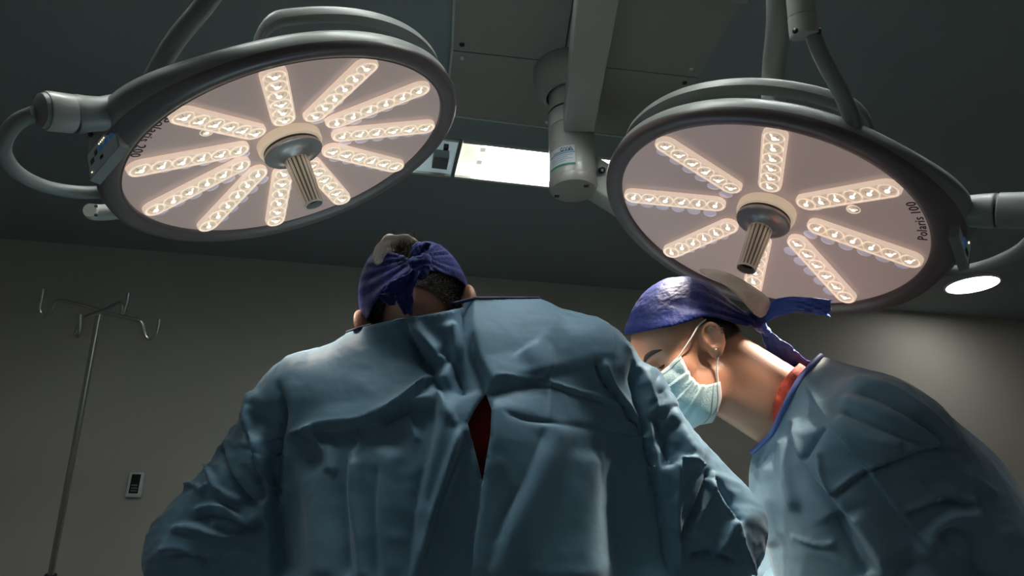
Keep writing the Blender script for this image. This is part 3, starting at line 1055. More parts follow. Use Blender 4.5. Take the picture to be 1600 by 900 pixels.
hook([(160, 487), (140, 480), (98, 470), (86, 474), (80, 486), (70, 492), (62, 484), (65, 466), (67, 451)], [0, 0, 0, 0, 0, 0, 0, 0, 0])
hook([(152, 486), (180, 492), (214, 500), (222, 506), (226, 522), (234, 530), (243, 524), (247, 512), (249, 498)], [0, 0, 0, 0, 0, 0, 0, 0, 0])
hook([(158, 487), (150, 489), (130, 497), (125, 508), (120, 518), (119, 524), (123, 522), (125, 508), (125, 491)], [0, -.03, -.12, -.16, -.17, -.175, -.18, -.185, -.185])
hook([(156, 487), (165, 484), (184, 474), (189, 474), (191, 484), (189, 496), (192, 492), (198, 474), (201, 457)], [0, .03, .12, .16, .17, .175, .18, .19, .19])
for k in range(5):
    t = k * 2 * math.pi / 5 + .3
    e = np.array([math.cos(t), math.sin(t), 0])
    tube('foot', [np.array([foot[0], foot[1], .10]), np.array([foot[0], foot[1], .095]) + e * .12, np.array([foot[0], foot[1], .075]) + e * .29], .013, M_CHROME, IV, 10, 12)
    cpos = np.array([foot[0], foot[1], .032]) + e * .29
    tt = np.array([-e[1], e[0], 0])
    lathe('caster', cpos, tt, [(.001, -.012), (.026, -.012), (.032, -.008), (.032, .008), (.026, .012), (.001, .012)], M_DARK, IV, 24)
    tube('caster_stem', [cpos + Z * .02, cpos + Z * .05], .007, M_CHROME, IV, 3, 10)

pc = on_wall(213, 758)
M_PLASTIC = mat('controller_plastic', (0.62, 0.65, 0.62), 0.45)
px_m = np.linalg.norm(on_wall(220, 758) - on_wall(210, 758)) / 10
ct = thing('wall_controller', 'small white thermostat with a dark display on the grey wall', 'thermostat', pc)
hw_, hh_ = 11.8 * px_m, 20.5 * px_m
bevel_box('case', pc - RV * .014, RU, Z, RV, hw_, hh_, .0138, .006, M_PLASTIC, ct)
V, F = box_vf(pc - RV * .0283 + Z * hh_ * .06, RU, Z, RV, hw_ * .60, hh_ * .76, .0008)
obj('display', V, F, mat('controller_display', (0.010, 0.018, 0.016), 0.2), ct, smooth=False)
M_LCD = mat('lcd_bar', (0.10, 0.17, 0.15), 0.3)
for k in (-.05, -.28, -.5):
    V, F = box_vf(pc - RV * .0293 + Z * hh_ * k, RU, Z, RV, hw_ * .42, hh_ * .055, .0004)
    obj('display_bar', V, F, M_LCD, ct, smooth=False)
for m_ in (M_FACE, M_STRIP, M_STRIP_EDGE, M_LENS, M_LENS_RING, M_LED, M_GHOST, M_HUB, M_LEDDOT):
    _noemit(m_)

# ------------------------------------------------------------------ implicit surfaces for bodies and cloth
def smin(a, b, k):
    h = np.clip(0.5 + 0.5 * (b - a) / k, 0, 1)
    return b * (1 - h) + a * h - k * h * (1 - h)


def smax(a, b, k):
    return -smin(-a, -b, k)


def s_cone(p, a, b, ra, rb):
    a = np.asarray(a, float)
    ab = np.asarray(b, float) - a
    x, y, z = p[:, 0] - a[0], p[:, 1] - a[1], p[:, 2] - a[2]
    t = np.clip((x * ab[0] + y * ab[1] + z * ab[2]) / (ab @ ab), 0, 1)
    x -= t * ab[0]
    y -= t * ab[1]
    z -= t * ab[2]
    return np.sqrt(x * x + y * y + z * z) - (ra + (rb - ra) * t)


def s_ell(p, c, r, R=None):
    q = p - np.asarray(c, float)
    if R is not None:
        q = q @ np.asarray(R).T
    r = np.asarray(r, float)
    x, y, z = q[:, 0] / r[0], q[:, 1] / r[1], q[:, 2] / r[2]
    k0 = np.sqrt(x * x + y * y + z * z)
    x, y, z = x / r[0], y / r[1], z / r[2]
    return k0 * (k0 - 1) / (np.sqrt(x * x + y * y + z * z) + 1e-9)


def s_near(p, prims, c, rad, k):
    """s_prims for small things: only worked out near their centre"""
    r = np.linalg.norm(p - c, axis=1)
    out = np.maximum(r - rad * .6, .05)
    m = r < rad
    if m.any():
        out[m] = s_prims(p[m], prims, 0.0, k)
    return out


def s_prims(p, prims, grow=0.0, k=0.04):
    d = None
    for q in prims:
        kk = k
        if q[0] == 'c':
            e = s_cone(p, q[1], q[2], q[3] + grow, q[4] + grow)
            if len(q) > 5:
                kk = q[5]
        else:
            e = s_ell(p, q[1], np.asarray(q[2]) + grow, q[3] if len(q) > 3 else None)
        d = e if d is None else smin(d, e, kk)
    return d


def mesh_sdf(f, lo, hi, h, levels=4):
    """surface nets on a sparse grid -> (V, quads)"""
    lo = np.asarray(lo, float)
    hi = np.asarray(hi, float)
    H = h * 2 ** levels
    n = np.ceil((hi - lo) / H).astype(int)
    g = np.stack(np.meshgrid(*[np.arange(k) for k in n], indexing='ij'), -1).reshape(-1, 3)
    s = H
    for L in range(levels + 1):
        d = f(lo + (g + .5) * s)
        g = g[np.abs(d) <= s * 0.87 * 1.35]
        if L < levels:
            off = np.array([[i, j, k] for i in (0, 1) for j in (0, 1) for k in (0, 1)])
            g = (g[:, None] * 2 + off[None]).reshape(-1, 3)
            s /= 2
    N = (n * 2 ** levels + 2).astype(np.int64)
    key = lambda q: (q[:, 0].astype(np.int64) * N[1] + q[:, 1]) * N[2] + q[:, 2]
    off = np.array([[i, j, k] for i in (0, 1) for j in (0, 1) for k in (0, 1)])
    corners = (g[:, None] + off[None]).reshape(-1, 3)
    ck = key(corners)
    uq, idx, inv = np.unique(ck, return_index=True, return_inverse=True)
    vals = f(lo + corners[idx] * s)
    cv = vals[inv].reshape(-1, 8)
    act = (cv.min(1) < 0) & (cv.max(1) >= 0)
    g = g[act]
    cv = cv[act]
    edges = [(0, 1), (2, 3), (4, 5), (6, 7), (0, 2), (1, 3), (4, 6), (5, 7), (0, 4), (1, 5), (2, 6), (3, 7)]
    acc = np.zeros((len(g), 3))
    cnt = np.zeros(len(g))
    for a, b in edges:
        va, vb = cv[:, a], cv[:, b]
        m = (va < 0) != (vb < 0)
        t = np.where(m, va / np.where(m, va - vb, 1), 0)
        acc += np.where(m[:, None], off[a] + t[:, None] * (off[b] - off[a]), 0)
        cnt += m
    V = lo + (g + acc / cnt[:, None]) * s
    gk = key(g)
    order = np.argsort(gk)
    sk = gk[order]

    def find(q):
        k = key(q)
        i = np.searchsorted(sk, k)
        i = np.clip(i, 0, len(sk) - 1)
        return np.where(sk[i] == k, order[i], -1)
    F = []
    # edge from corner 0 along each axis
    for axis, cb in ((0, 4), (1, 2), (2, 1)):
        va, vb = cv[:, 0], cv[:, cb]
        m = np.nonzero((va < 0) != (vb < 0))[0]
        o1 = np.zeros(3, int)
        o2 = np.zeros(3, int)
        o1[(axis + 1) % 3] = 1
        o2[(axis + 2) % 3] = 1
        c = g[m]
        q0 = m
        q1 = find(c - o1)
        q2 = find(c - o1 - o2)
        q3 = find(c - o2)
        ok = (q1 >= 0) & (q2 >= 0) & (q3 >= 0)
        Q = np.stack([q0, q1, q2, q3], 1)[ok]
        flip = va[m][ok] >= 0
        Q[flip] = Q[flip][:, ::-1]
        F.append(Q)
    F = np.concatenate(F)
    # keep outward orientation
    nf = np.cross(V[F[:, 1]] - V[F[:, 0]], V[F[:, 2]] - V[F[:, 0]])
    c = V[F].mean(1)
    e = 1e-3
    sel = np.linspace(0, len(F) - 1, 200).astype(int)
    nn_ = nf[sel] / (np.linalg.norm(nf[sel], axis=1)[:, None] + 1e-15)
    if (f(c[sel] + nn_ * e) - f(c[sel] - nn_ * e)).mean() < 0:
        F = F[:, ::-1]
    return V, F


def normals(V, F):
    n = np.zeros_like(V)
    fn = np.cross(V[F[:, 2]] - V[F[:, 0]], V[F[:, 3]] - V[F[:, 1]])
    for i in range(4):
        np.add.at(n, F[:, i], fn)
    return n / (np.linalg.norm(n, axis=1)[:, None] + 1e-15)


def smooth_mesh(V, F, it=2, lam=.5):
    e = np.concatenate([F[:, [0, 1]], F[:, [1, 2]], F[:, [2, 3]], F[:, [3, 0]]])
    e = np.concatenate([e, e[:, ::-1]])
    deg = np.bincount(e[:, 0], minlength=len(V))[:, None]
    for _ in range(it):
        s = np.zeros_like(V)
        for k in range(3):
            s[:, k] = np.bincount(e[:, 0], weights=V[e[:, 1], k], minlength=len(V))
        V = V + lam * (s / np.maximum(deg, 1) - V)
    return V


def cut_mesh(V, F, g, snap=3):
    """keep faces with g(V) > 0 and draw the ragged border onto g = 0"""
    val = g(V)
    keep = (val[F] > 0).all(1)
    F = F[keep]
    used = np.unique(F)
    mp = -np.ones(len(V), int)
    mp[used] = np.arange(len(used))
    V = V[used].copy()
    F = mp[F]
    E = np.concatenate([F[:, [0, 1]], F[:, [1, 2]], F[:, [2, 3]], F[:, [3, 0]]])
    Es = np.sort(E, 1)
    k = Es[:, 0].astype(np.int64) * len(V) + Es[:, 1]
    uq, c = np.unique(k, return_counts=True)
    b = uq[c == 1]
    bv = np.unique(np.concatenate([b // len(V), b % len(V)]))
    for _ in range(snap):
        v0 = g(V[bv])
        gr = np.zeros((len(bv), 3))
        e = 5e-4
        for a in range(3):
            dd = np.zeros(3)
            dd[a] = e
            gr[:, a] = (g(V[bv] + dd) - g(V[bv] - dd)) / (2 * e)
        st = (-v0 / ((gr * gr).sum(1) + 1e-9))[:, None] * gr
        ln = np.linalg.norm(st, axis=1)
        st *= np.minimum(1, .006 / (ln + 1e-9))[:, None]
        V[bv] += st
    edges = np.stack([b // len(V), b % len(V)], 1)
    return V, F, edges


def loops(edges):
    adj = {}
    for a, b in edges:
        adj.setdefault(int(a), []).append(int(b))
        adj.setdefault(int(b), []).append(int(a))
    out = []
    seen = set()
    for s in adj:
        if s in seen:
            continue
        lp = [s]
        seen.add(s)
        while True:
            nx = [q for q in adj[lp[-1]] if q not in seen]
            if not nx:
                break
            lp.append(nx[0])
            seen.add(nx[0])
        out.append(lp)
    return sorted(out, key=len, reverse=True)


def obj_np(name, V, F, m=None, parent=None, slots=None, fmat=None, solid=0.0, offset=-1.0):
    me = bpy.data.meshes.new(name)
    nF = len(F)
    k = F.shape[1]
    me.vertices.add(len(V))
    me.vertices.foreach_set('co', np.ascontiguousarray(V, np.float32).ravel())
    me.loops.add(nF * k)
    me.loops.foreach_set('vertex_index', np.ascontiguousarray(F, np.int32).ravel())
    me.polygons.add(nF)
    me.polygons.foreach_set('loop_start', np.arange(0, nF * k, k, dtype=np.int32))
    try:
        me.polygons.foreach_set('loop_total', np.full(nF, k, np.int32))
    except Exception:
        pass
    me.update(calc_edges=True)
    o = mobj(name, me, m, parent, True, slots, fmat)
    if solid:
        md = o.modifiers.new('thickness', 'SOLIDIFY')
        md.thickness = solid
        md.offset = offset
    return o


_PERM = RNG.permutation(4096)
_GV = RNG.random(4096) * 2 - 1


def vnoise(p):
    i = np.floor(p).astype(int)
    f = p - i
    f = f * f * (3 - 2 * f)
    out = 0
    for dx in (0, 1):
        for dy in (0, 1):
            for dz in (0, 1):
                h = _PERM[(_PERM[(_PERM[(i[:, 0] + dx) & 4095] + i[:, 1] + dy) & 4095] + i[:, 2] + dz) & 4095]
                w_ = (f[:, 0] if dx else 1 - f[:, 0]) * (f[:, 1] if dy else 1 - f[:, 1]) * (f[:, 2] if dz else 1 - f[:, 2])
                out = out + w_ * _GV[h]
    return out


def ridged(p, octs=3):
    o, a, t = 0, 1.0, 0
    for k in range(octs):
        o = o + a * (1 - 2 * np.abs(vnoise(p * 2 ** k + 17.3 * k)))
        t += a
        a *= .5
    return o / t


def seg_dist(q, pts):
    """distance, signed distance (left of travel positive, picture y down) and parameter along a polyline"""
    best = np.full(len(q), 1e9)
    sg = np.zeros(len(q))
    par = np.zeros(len(q))
    pts = np.asarray(pts, float)
    L = np.linalg.norm(np.diff(pts, axis=0), axis=1)
    cum = np.concatenate([[0], np.cumsum(L)])
    for i in range(len(pts) - 1):
        a, ab = pts[i], pts[i + 1] - pts[i]
        t = np.clip((q - a) @ ab / (ab @ ab + 1e-9), 0, 1)
        r = q - a - t[:, None] * ab
        d = np.linalg.norm(r, axis=1)
        m = d < best
        best = np.where(m, d, best)
        cr = (ab[0] * r[:, 1] - ab[1] * r[:, 0])
        sg = np.where(m, np.where(cr > 0, 1.0, -1.0), sg)
        par = np.where(m, (cum[i] + t * L[i]) / cum[-1], par)
    return best, sg, par


def fold(V, N, strokes, sel=None):
    """press drawn fold lines into the cloth that faces the photographer"""
    face = ((CAM - V) * N).sum(1) / np.linalg.norm(CAM - V, axis=1)
    q = proj(V)
    amp = np.zeros(len(V))
    fw = np.clip((face - 0.02) / 0.2, 0, 1)
    for st in strokes:
        kind, pts, w_, A = st[:4]
        D = st[4] if len(st) > 4 else 60.0
        pts = spline(np.array(pts, float), max(8, 6 * len(pts))) if len(pts) > 2 else np.array(pts, float)
        mg = max(4.5 * D, 6 * w_) if kind == 'step' else 6 * w_
        lo_, hi_ = pts.min(0) - mg, pts.max(0) + mg
        m = (q[:, 0] > lo_[0]) & (q[:, 0] < hi_[0]) & (q[:, 1] > lo_[1]) & (q[:, 1] < hi_[1]) & (fw > 0)
        if sel is not None:
            m &= sel
        if not m.any():
            continue
        d, sg, t = seg_dist(q[m], pts)
        e = np.clip(np.minimum(t, 1 - t) / .12, 0, 1)
        e = e * e * (3 - 2 * e)
        if kind == 'ridge':
            a = A * np.exp(-(d / w_) ** 2)
        elif kind == 'crease':
            a = -A * np.exp(-d / w_)
        elif kind == 'fin':
            a = A * np.exp(-d / w_)
        elif kind == 'step':      # proud on the right of travel as drawn on the picture (y down: sg>0 is right)
            s_ = d * sg
            a = A * .5 * (1 + np.tanh(s_ / w_)) * np.exp(-np.maximum(s_, 0) / D) - A * .35 * np.exp(-np.abs(s_ + 1.4 * w_) / (2.5 * w_))
        amp[m] += 1.4 * a * e * fw[m]
    return V + N * amp[:, None]


def clear_of(V, N, f, gap):
    """lift cloth that sank into the body back out again"""
    for _ in range(3):
        d = f(V)
        m = d < gap
        if not m.any():
            break
        q = V[m]
        gr = np.stack([f(q + e) - f(q - e) for e in np.eye(3) * .002], 1)
        gr /= np.linalg.norm(gr, axis=1)[:, None] + 1e-9
        V[m] = q + gr * (gap - d[m])[:, None]
    return V


# ------------------------------------------------------------------ heads
class Head:
    """canonical frame: X to the person's right, Y out of the face, Z up, origin between the ears"""

    def __init__(s, o, x, y, z, k=1.0):
        s.k = k
        s.o = np.asarray(o, float)
        s.M = np.stack([nrm(x), nrm(y), nrm(z)])      # rows = axes

    def loc(s, p):
        return (p - s.o) @ s.M.T / s.k

    def wld(s, q):
        return np.asarray(q, float) * s.k @ s.M + s.o

    def skull(s, p, grow=0.0):
        q = s.loc(p)
        d = s_ell(q, (0, -.008, .052), np.array((.076, .098, .078)) + grow)
        d = smin(d, s_ell(q, (0, .036, .045), np.array((.064, .058, .058)) + grow), .03)
        return d * s.k

    def sdf(s, p):
        q = s.loc(p)
        d = s.skull(p) / s.k
        d = smin(d, s_ell(q, (0, .052, -.022), (.057, .047, .070)), .03)
        d = smin(d, s_ell(q, (0, .046, -.062), (.050, .052, .038)), .025)
        d = smin(d, s_ell(q, (0, .088, -.092), (.022, .016, .017)), .02)
        qa = q.copy()
        qa[:, 0] = np.abs(qa[:, 0])
        d = smin(d, s_cone(qa, (.046, .012, -.050), (.034, .066, -.086), .020, .017), .035)
        d = smin(d, s_ell(qa, (.044, .063, -.008), (.024, .024, .022)), .02)
        d = smin(d, s_cone(qa, (.012, .091, .036), (.050, .070, .036), .009, .008), .012)
        d = smin(d, s_cone(q, (0, .096, .028), (0, .121, -.018), .008, .012), .012)
        d = smin(d, s_ell(qa, (.012, .108, -.024), (.010, .012, .009)), .008)
        d = smin(d, s_cone(qa, (0, .101, -.052), (.022, .090, -.053), .007, .004), .007)
        d = smin(d, s_cone(qa, (0, .099, -.064), (.020, .089, -.063), .008, .004), .007)
        # eye socket, then lids
        d = smax(d, -s_ell(qa, (.034, .100, .018), (.020, .020, .013)), .010)
        d = smin(d, s_ell(qa, (.034, .072, .017), (.0155, .0125, .0115)), .004)
        # ears
        ce, se = math.cos(.25), math.sin(.25)
        e = qa - np.array([.082, -.012, .004])
        ey = e[:, 1] * ce + e[:, 2] * se
        ez = -e[:, 1] * se + e[:, 2] * ce
        ex = e[:, 0] + ey * .45
        E = np.stack([ex, ey, ez], 1)
        ear = s_ell(E, (0, 0, .004), (.0095, .0195, .031))
        ear = smin(ear, s_ell(E, (-.003, .004, -.025), (.006, .0095, .012)), .01)
        ear = smax(ear, -s_ell(E, (.0105, .003, .005), (.0155, .0125, .0215)), .003)
        ear = smin(ear, s_cone(E, (.001, -.006, -.006), (.001, -.002, .016), .0028, .0028), .004)
        ear = smin(ear, s_ell(E, (-.002, .014, -.004), (.006, .005, .008)), .005)
        ear = smin(ear, s_ell(E, (-.010, .006, 0), (.010, .010, .022)), .008)
        d = smin(d, ear, .004)
        return d * s.k


def hand_prims(wrist, fd, up_, side, curl=.5):
    """palm, four fingers and a thumb as tapering chains"""
    fd, up_ = nrm(fd), nrm(up_)
    sd = nrm(np.cross(fd, up_)) * side
    up_ = np.cross(sd, fd) * side
    out = [('c', wrist, wrist + fd * .035, .026, .028, .02)]
    for k, (o, ln) in enumerate(((-.030, .072), (-.010, .082), (.011, .077), (.030, .060))):
        out.append(('c', wrist + fd * .02 + sd * o * .6, wrist + fd * .085 + sd * o, .017, .011, .012))
        p = wrist + fd * .085 + sd * o
        d = fd.copy()
        for j, f_ in enumerate((.45, .32, .23)):
            a = curl * (.5 + .4 * j)
            d = nrm(fd * math.cos(curl * (.6 + .8 * j)) - up_ * math.sin(curl * (.6 + .8 * j)))
            q = p + d * ln * f_
            out.append(('c', p, q, .0098 - .001 * j, .0090 - .001 * j, .003))
            p = q
    p = wrist + fd * .03 - sd * .024
    for j, ln in enumerate((.040, .032, .026)):
        d = nrm(fd * .75 - sd * (.75 - .3 * j) - up_ * (.35 + .2 * j))
        q = p + d * ln
        out.append(('c', p, q, .013 - .002 * j, .011 - .0015 * j, .006))
        p = q
    return out


M_SKIN = mat('skin', (0.58, 0.295, 0.19), 0.42, color2=(0.50, 0.235, 0.145), nscale=9, bump=0.08, bscale=420, sss=0.18)
M_SKIN2 = mat('skin_tan', (0.46, 0.245, 0.16), 0.45, color2=(0.38, 0.19, 0.12), nscale=9, bump=0.08, bscale=420, sss=0.15)
M_GLOVE = mat('glove_latex', (0.62, 0.62, 0.56), 0.4)
M_HAIR = mat('hair_dark', (0.018, 0.013, 0.011), 0.55, color2=(0.04, 0.03, 0.025), nscale=60, bump=0.6, bscale=500)
M_HAIR_G = mat('hair_brown_grey', (0.055, 0.042, 0.035), 0.6, color2=(0.022, 0.017, 0.014), nscale=70, bump=0.6, bscale=500)
M_RED = mat('scrub_red', (0.36, 0.022, 0.020), 0.8, noise=0.25, nscale=20, bump=0.2, bscale=500)
M_RED2 = mat('scrub_coral', (0.62, 0.075, 0.040), 0.75, noise=0.2, nscale=30, bump=0.25, bscale=400)
M_SHOE = mat('clog_white', (0.6, 0.6, 0.58), 0.5)


def gown_material(name, c1, c2):
    m = mat(name, c1, 0.52, color2=c2, nscale=2.2, bump=0.22, bscale=38, sheen=0.2, spec=0.35)
    # fine paper-like creasing of the non-woven cloth
    nt = m.node_tree
    b = nt.nodes['Principled BSDF']
    old = b.inputs['Normal'].links[0].from_socket
    tc = nt.nodes.new('ShaderNodeTexCoord')
    tx = nt.nodes.new('ShaderNodeTexNoise')
    tx.noise_type = 'RIDGED_MULTIFRACTAL'
    tx.inputs['Scale'].default_value = 7.0
    tx.inputs['Detail'].default_value = 3.0
    tx.inputs['Roughness'].default_value = 0.45
    tx.inputs['Distortion'].default_value = 0.6
    nt.links.new(tc.outputs['Object'], tx.inputs['Vector'])
    bp = nt.nodes.new('ShaderNodeBump')
    bp.inputs['Strength'].default_value = 0.30
    bp.inputs['Distance'].default_value = 0.010
    nt.links.new(tx.outputs['Fac'], bp.inputs['Height'])
    nt.links.new(old, bp.inputs['Normal'])
    nt.links.new(bp.outputs['Normal'], b.inputs['Normal'])
    return m


M_GOWN = gown_material('gown_fabric_blue', (0.138, 0.272, 0.385), (0.120, 0.245, 0.350))
M_GOWN2 = gown_material('gown_fabric_teal', (0.150, 0.252, 0.335), (0.132, 0.228, 0.305))
M_CAP = mat('cap_fabric_navy', (0.014, 0.030, 0.190), 0.55, color2=(0.009, 0.020, 0.14), nscale=14, bump=0.35, bscale=160, sheen=0.04, spec=0.3)
M_CAP_TIE_LIT = mat('cap_tie_lit_blue', (0.065, 0.150, 0.600), 0.5, color2=(0.045, 0.110, 0.48), nscale=18, bump=0.3, bscale=140, sheen=0.05)  # brighter than the cap: lamp light on the ties put into the colour
M_CAPW = mat('cap_lining_white', (0.88, 0.84, 0.77), 0.9, bump=0.2, bscale=200, spec=0.1)
_nt = M_CAPW.node_tree
_tr = _nt.nodes.new('ShaderNodeBsdfTranslucent')
_tr.inputs['Color'].default_value = (0.80, 0.72, 0.62, 1)
_mx = _nt.nodes.new('ShaderNodeMixShader')
_mx.inputs[0].default_value = 0.25
_nt.links.new(_nt.nodes['Principled BSDF'].outputs[0], _mx.inputs[1])
_nt.links.new(_tr.outputs[0], _mx.inputs[2])
_nt.links.new(_mx.outputs[0], _nt.nodes['Material Output'].inputs['Surface'])
M_BIND = mat('binding_blue', (0.10, 0.15, 0.40), 0.6, bump=0.2, bscale=200)
M_BIND_D = mat('binding_navy', (0.03, 0.03, 0.10), 0.6)
M_MASK = mat('mask_pale_green', (0.50, 0.66, 0.66), 0.7, color2=(0.45, 0.61, 0.62), nscale=25, bump=0.25, bscale=300)
M_MASK_E = mat('mask_border_white', (0.72, 0.72, 0.72), 0.7)
M_MASK_S = mat('mask_stitch', (0.32, 0.36, 0.38), 0.7)
M_ELASTIC = mat('mask_elastic', (0.80, 0.78, 0.76), 0.7)
M_EYE = mat('eye_dark', (0.02, 0.014, 0.012), 0.15)
M_EARRING = mat('earring_gold', (0.9, 0.75, 0.55), 0.15, metal=1.0)


def person(label, body_sdf, lo, hi, h, skin, glove_pts, hc=None):
    # the grid is drawn together round the head, for a finer face and ears
    def warp(q, inv=False):
        e = q - hc
        r = np.linalg.norm(e, axis=1) + 1e-9
        if inv:
            g = np.where(r < .095, r / .5, r + .095)
        else:
            g = np.where(r < .19, r * .5, r - .095)
        return hc + e * (g / r)[:, None]
    lo, hi = np.asarray(lo) - .1, np.asarray(hi) + .1
    V, F = mesh_sdf(lambda q: body_sdf(warp(q)), lo, hi, h)
    V = warp(V)
    V = smooth_mesh(V, F, 1, .4)
    c = V[F].mean(1)
    fm = np.zeros(len(F), np.int32)
    for g in glove_pts:
        fm[np.linalg.norm(c - g, axis=1) < .21] = 1
    o = obj_np('person', V, F, None, None, slots=[skin, M_GLOVE], fmat=fm)
    tag(o, label, 'person')
    return o


def ribbon(name, pts, widths, side, m, parent, curl=.25, fray=0.0, n=40, k=9, twist=0.0, solid=.0012):
    """a strip of cloth along pts, widths across, side = direction of its width"""
    c = spline(pts, n)
    T = np.gradient(c, axis=0)
    T /= np.linalg.norm(T, axis=1)[:, None]
    w_ = np.interp(np.linspace(0, 1, n), np.linspace(0, 1, len(widths)), widths)
    V = []
    for i in range(n):
        s0 = nrm(side - T[i] * (side @ T[i]))
        u0 = np.cross(T[i], s0)
        a = twist * i / n
        s1 = s0 * math.cos(a) + u0 * math.sin(a)
        u1 = -s0 * math.sin(a) + u0 * math.cos(a)
        for j in range(k):
            x = (j / (k - 1) - .5)
            wob = .16 * math.sin(i * .55 + j * 1.9) + .12 * math.sin(i * .9 - j * 2.3)
            p = c[i] + s1 * x * w_[i] + u1 * w_[i] * (curl * (x * x * 2 - .25) + wob * .35)
            if fray and i > n - 5:
                p = p + T[i] * fray * (random.random() - .3) * (i - n + 5) / 4 + s1 * fray * .3 * (random.random() - .5)
            V.append(p)
    F = np.array([(i * k + j, i * k + j + 1, (i + 1) * k + j + 1, (i + 1) * k + j) for i in range(n - 1) for j in range(k - 1)])
    return obj_np(name, np.array(V), F, m, parent, solid=solid, offset=0)


def strands(name, roots, N, dirs, length, width, m, parent, curl=0.0):
    """short hairs: thin three-sided blades on the scalp"""
    V, F = [], []
    for i in range(len(roots)):
        p, nn_, d = roots[i], N[i], nrm(dirs[i])
        s_ = nrm(np.cross(nn_, d)) * width
        L = length * (.6 + .8 * random.random())
        b = len(V)
        r1 = (np.random.rand(3) - .5) * curl
        m1 = p + (d * .7 + nn_ * .5 + r1) * L * .5
        t1 = p + (d + nn_ * .35 + r1 * 2) * L
        V += [p - s_, p + s_, m1 + s_ * .8, m1 - s_ * .8, t1]
        F += [(b, b + 1, b + 2, b + 3), (b + 3, b + 2, b + 4, b + 4)]
    me_F = [f if f[2] != f[3] else f[:3] for f in F]
    return obj(name, V, me_F, m, parent)


def poly_sd(q, poly):
    """signed distance in picture pixels to a closed polygon, negative inside"""
    poly = np.asarray(poly, float)
    n = len(poly)
    d = np.full(len(q), 1e9)
    ins = np.zeros(len(q), bool)
    for i in range(n):
        a, b = poly[i], poly[(i + 1) % n]
        ab = b - a
        t = np.clip((q - a) @ ab / (ab @ ab + 1e-9), 0, 1)
        d = np.minimum(d, np.linalg.norm(q - a - t[:, None] * ab, axis=1))
        c = ((a[1] > q[:, 1]) != (b[1] > q[:, 1])) & (q[:, 0] < (b[0] - a[0]) * (q[:, 1] - a[1]) / (b[1] - a[1] + 1e-12) + a[0])
        ins ^= c
    return np.where(ins, -d, d)


np.random.seed(5)

# ================================================================== operating table, added unseen below the frame to bounce lamp light
M_DRAPE = mat('drape_blue', (0.30, 0.50, 0.58), 0.7, noise=0.1, nscale=5, bump=0.2, bscale=60)
M_GAUZE = mat('gauze_white', (0.85, 0.80, 0.74), 0.8, bump=0.3, bscale=200)
TB = thing('operating_table', 'unseen operating table under a blue drape, added to bounce lamp light', 'operating table', (-.55, 1.62, 0))
X1, Y1 = np.array([1.0, 0, 0]), np.array([0, 1.0, 0])
bevel_box('base', np.array([-.55, 1.62, .06]), X1, Y1, Z, .38, .22, .058, .02, M_STEEL, TB)
bevel_box('column', np.array([-.55, 1.62, .45]), X1, Y1, Z, .12, .12, .35, .02, M_STEEL, TB)
bevel_box('table_top', np.array([-.50, 1.62, .835]), X1, Y1, Z, .80, .25, .045, .02, M_DARK, TB)


def drape_sdf(p):
    q = p - np.array([-.50, 1.62, .80])
    a = np.abs(q) - np.array([.80, .25, .10])
    d = np.linalg.norm(np.maximum(a, 0), axis=1) + np.minimum(a.max(1), 0) - .035
    d = smin(d, s_cone(p, (-1.15, 1.62, .86), (.10, 1.62, .86), .10, .12), .10)
    return d


V, F = mesh_sdf(drape_sdf, (-1.5, 1.2, .5), (.5, 2.05, 1.2), .014, 3)
N_ = normals(V, F)
V = V + N_ * (ridged(V * np.array([9, 9, 1.2]), 2) * .008)[:, None]
V, F, _ = cut_mesh(V, F, lambda p: p[:, 2] - .68)
tag(obj_np('surgical_drape', V, F, M_DRAPE, solid=.002), 'pale blue drape over the unseen operating table, added to bounce lamp light', 'drape')

# ================================================================== surgeon seen from behind
H1_O = P(655, 505, 1.05)
roll = math.radians(14)
pit = math.radians(38)
x_ = np.array([math.cos(roll), 0, math.sin(roll)])
f_ = np.array([-.10, math.cos(pit), -math.sin(pit)])
f_ = nrm(f_ - x_ * (f_ @ x_))
H1 = Head(H1_O, x_, f_, np.cross(x_, f_))

A_C7 = np.array([-.105, 1.03, 1.405])
LSH, RSH = np.array([-.300, 1.045, 1.318]), np.array([.105, 1.055, 1.372])
LEL, REL = np.array([-.452, 1.09, 1.115]), np.array([.300, 1.10, 1.150])
LWR, RWR = np.array([-.30, 1.36, 1.12]), np.array([.04, 1.37, 1.12])
TORSO1 = [('e', (-.09, 1.055, 1.27), (.205, .150, .20)),
          ('c', LSH, RSH, .080, .085, .06),
          ('c', (-.19, 1.035, 1.375), (.02, 1.03, 1.400), .075, .080, .06),
          ('c', (-.16, 1.05, 1.25), (-.15, 1.06, .95), .145, .150, .06),
          ('c', (-.02, 1.05, 1.25), (0.0, 1.06, .95), .145, .150, .06)]
ARMS1 = [('c', LSH, LEL, .078, .080, .05), ('c', LEL, LWR, .068, .045, .03),
         ('c', RSH, REL, .080, .080, .05), ('c', REL, RWR, .066, .045, .03)]
SKIRT1 = [('c', (-.32, 1.07, 1.20), (-.36, 1.09, .98), .060, .075, .06), ('c', (.16, 1.08, 1.20), (.20, 1.09, .98), .055, .07, .06), ('c', (-.15, 1.06, .95), (-.17, 1.06, .42), .155, .17, .06), ('c', (0.0, 1.06, .95), (.02, 1.06, .42), .155, .17, .06)]
HL1 = hand_prims(LWR + np.array([.05, .06, -.015]), np.array([.5, .8, -.25]), Z, 1)
HR1_ = hand_prims(RWR + np.array([-.03, .06, -.015]), np.array([-.4, .8, -.25]), Z, -1)
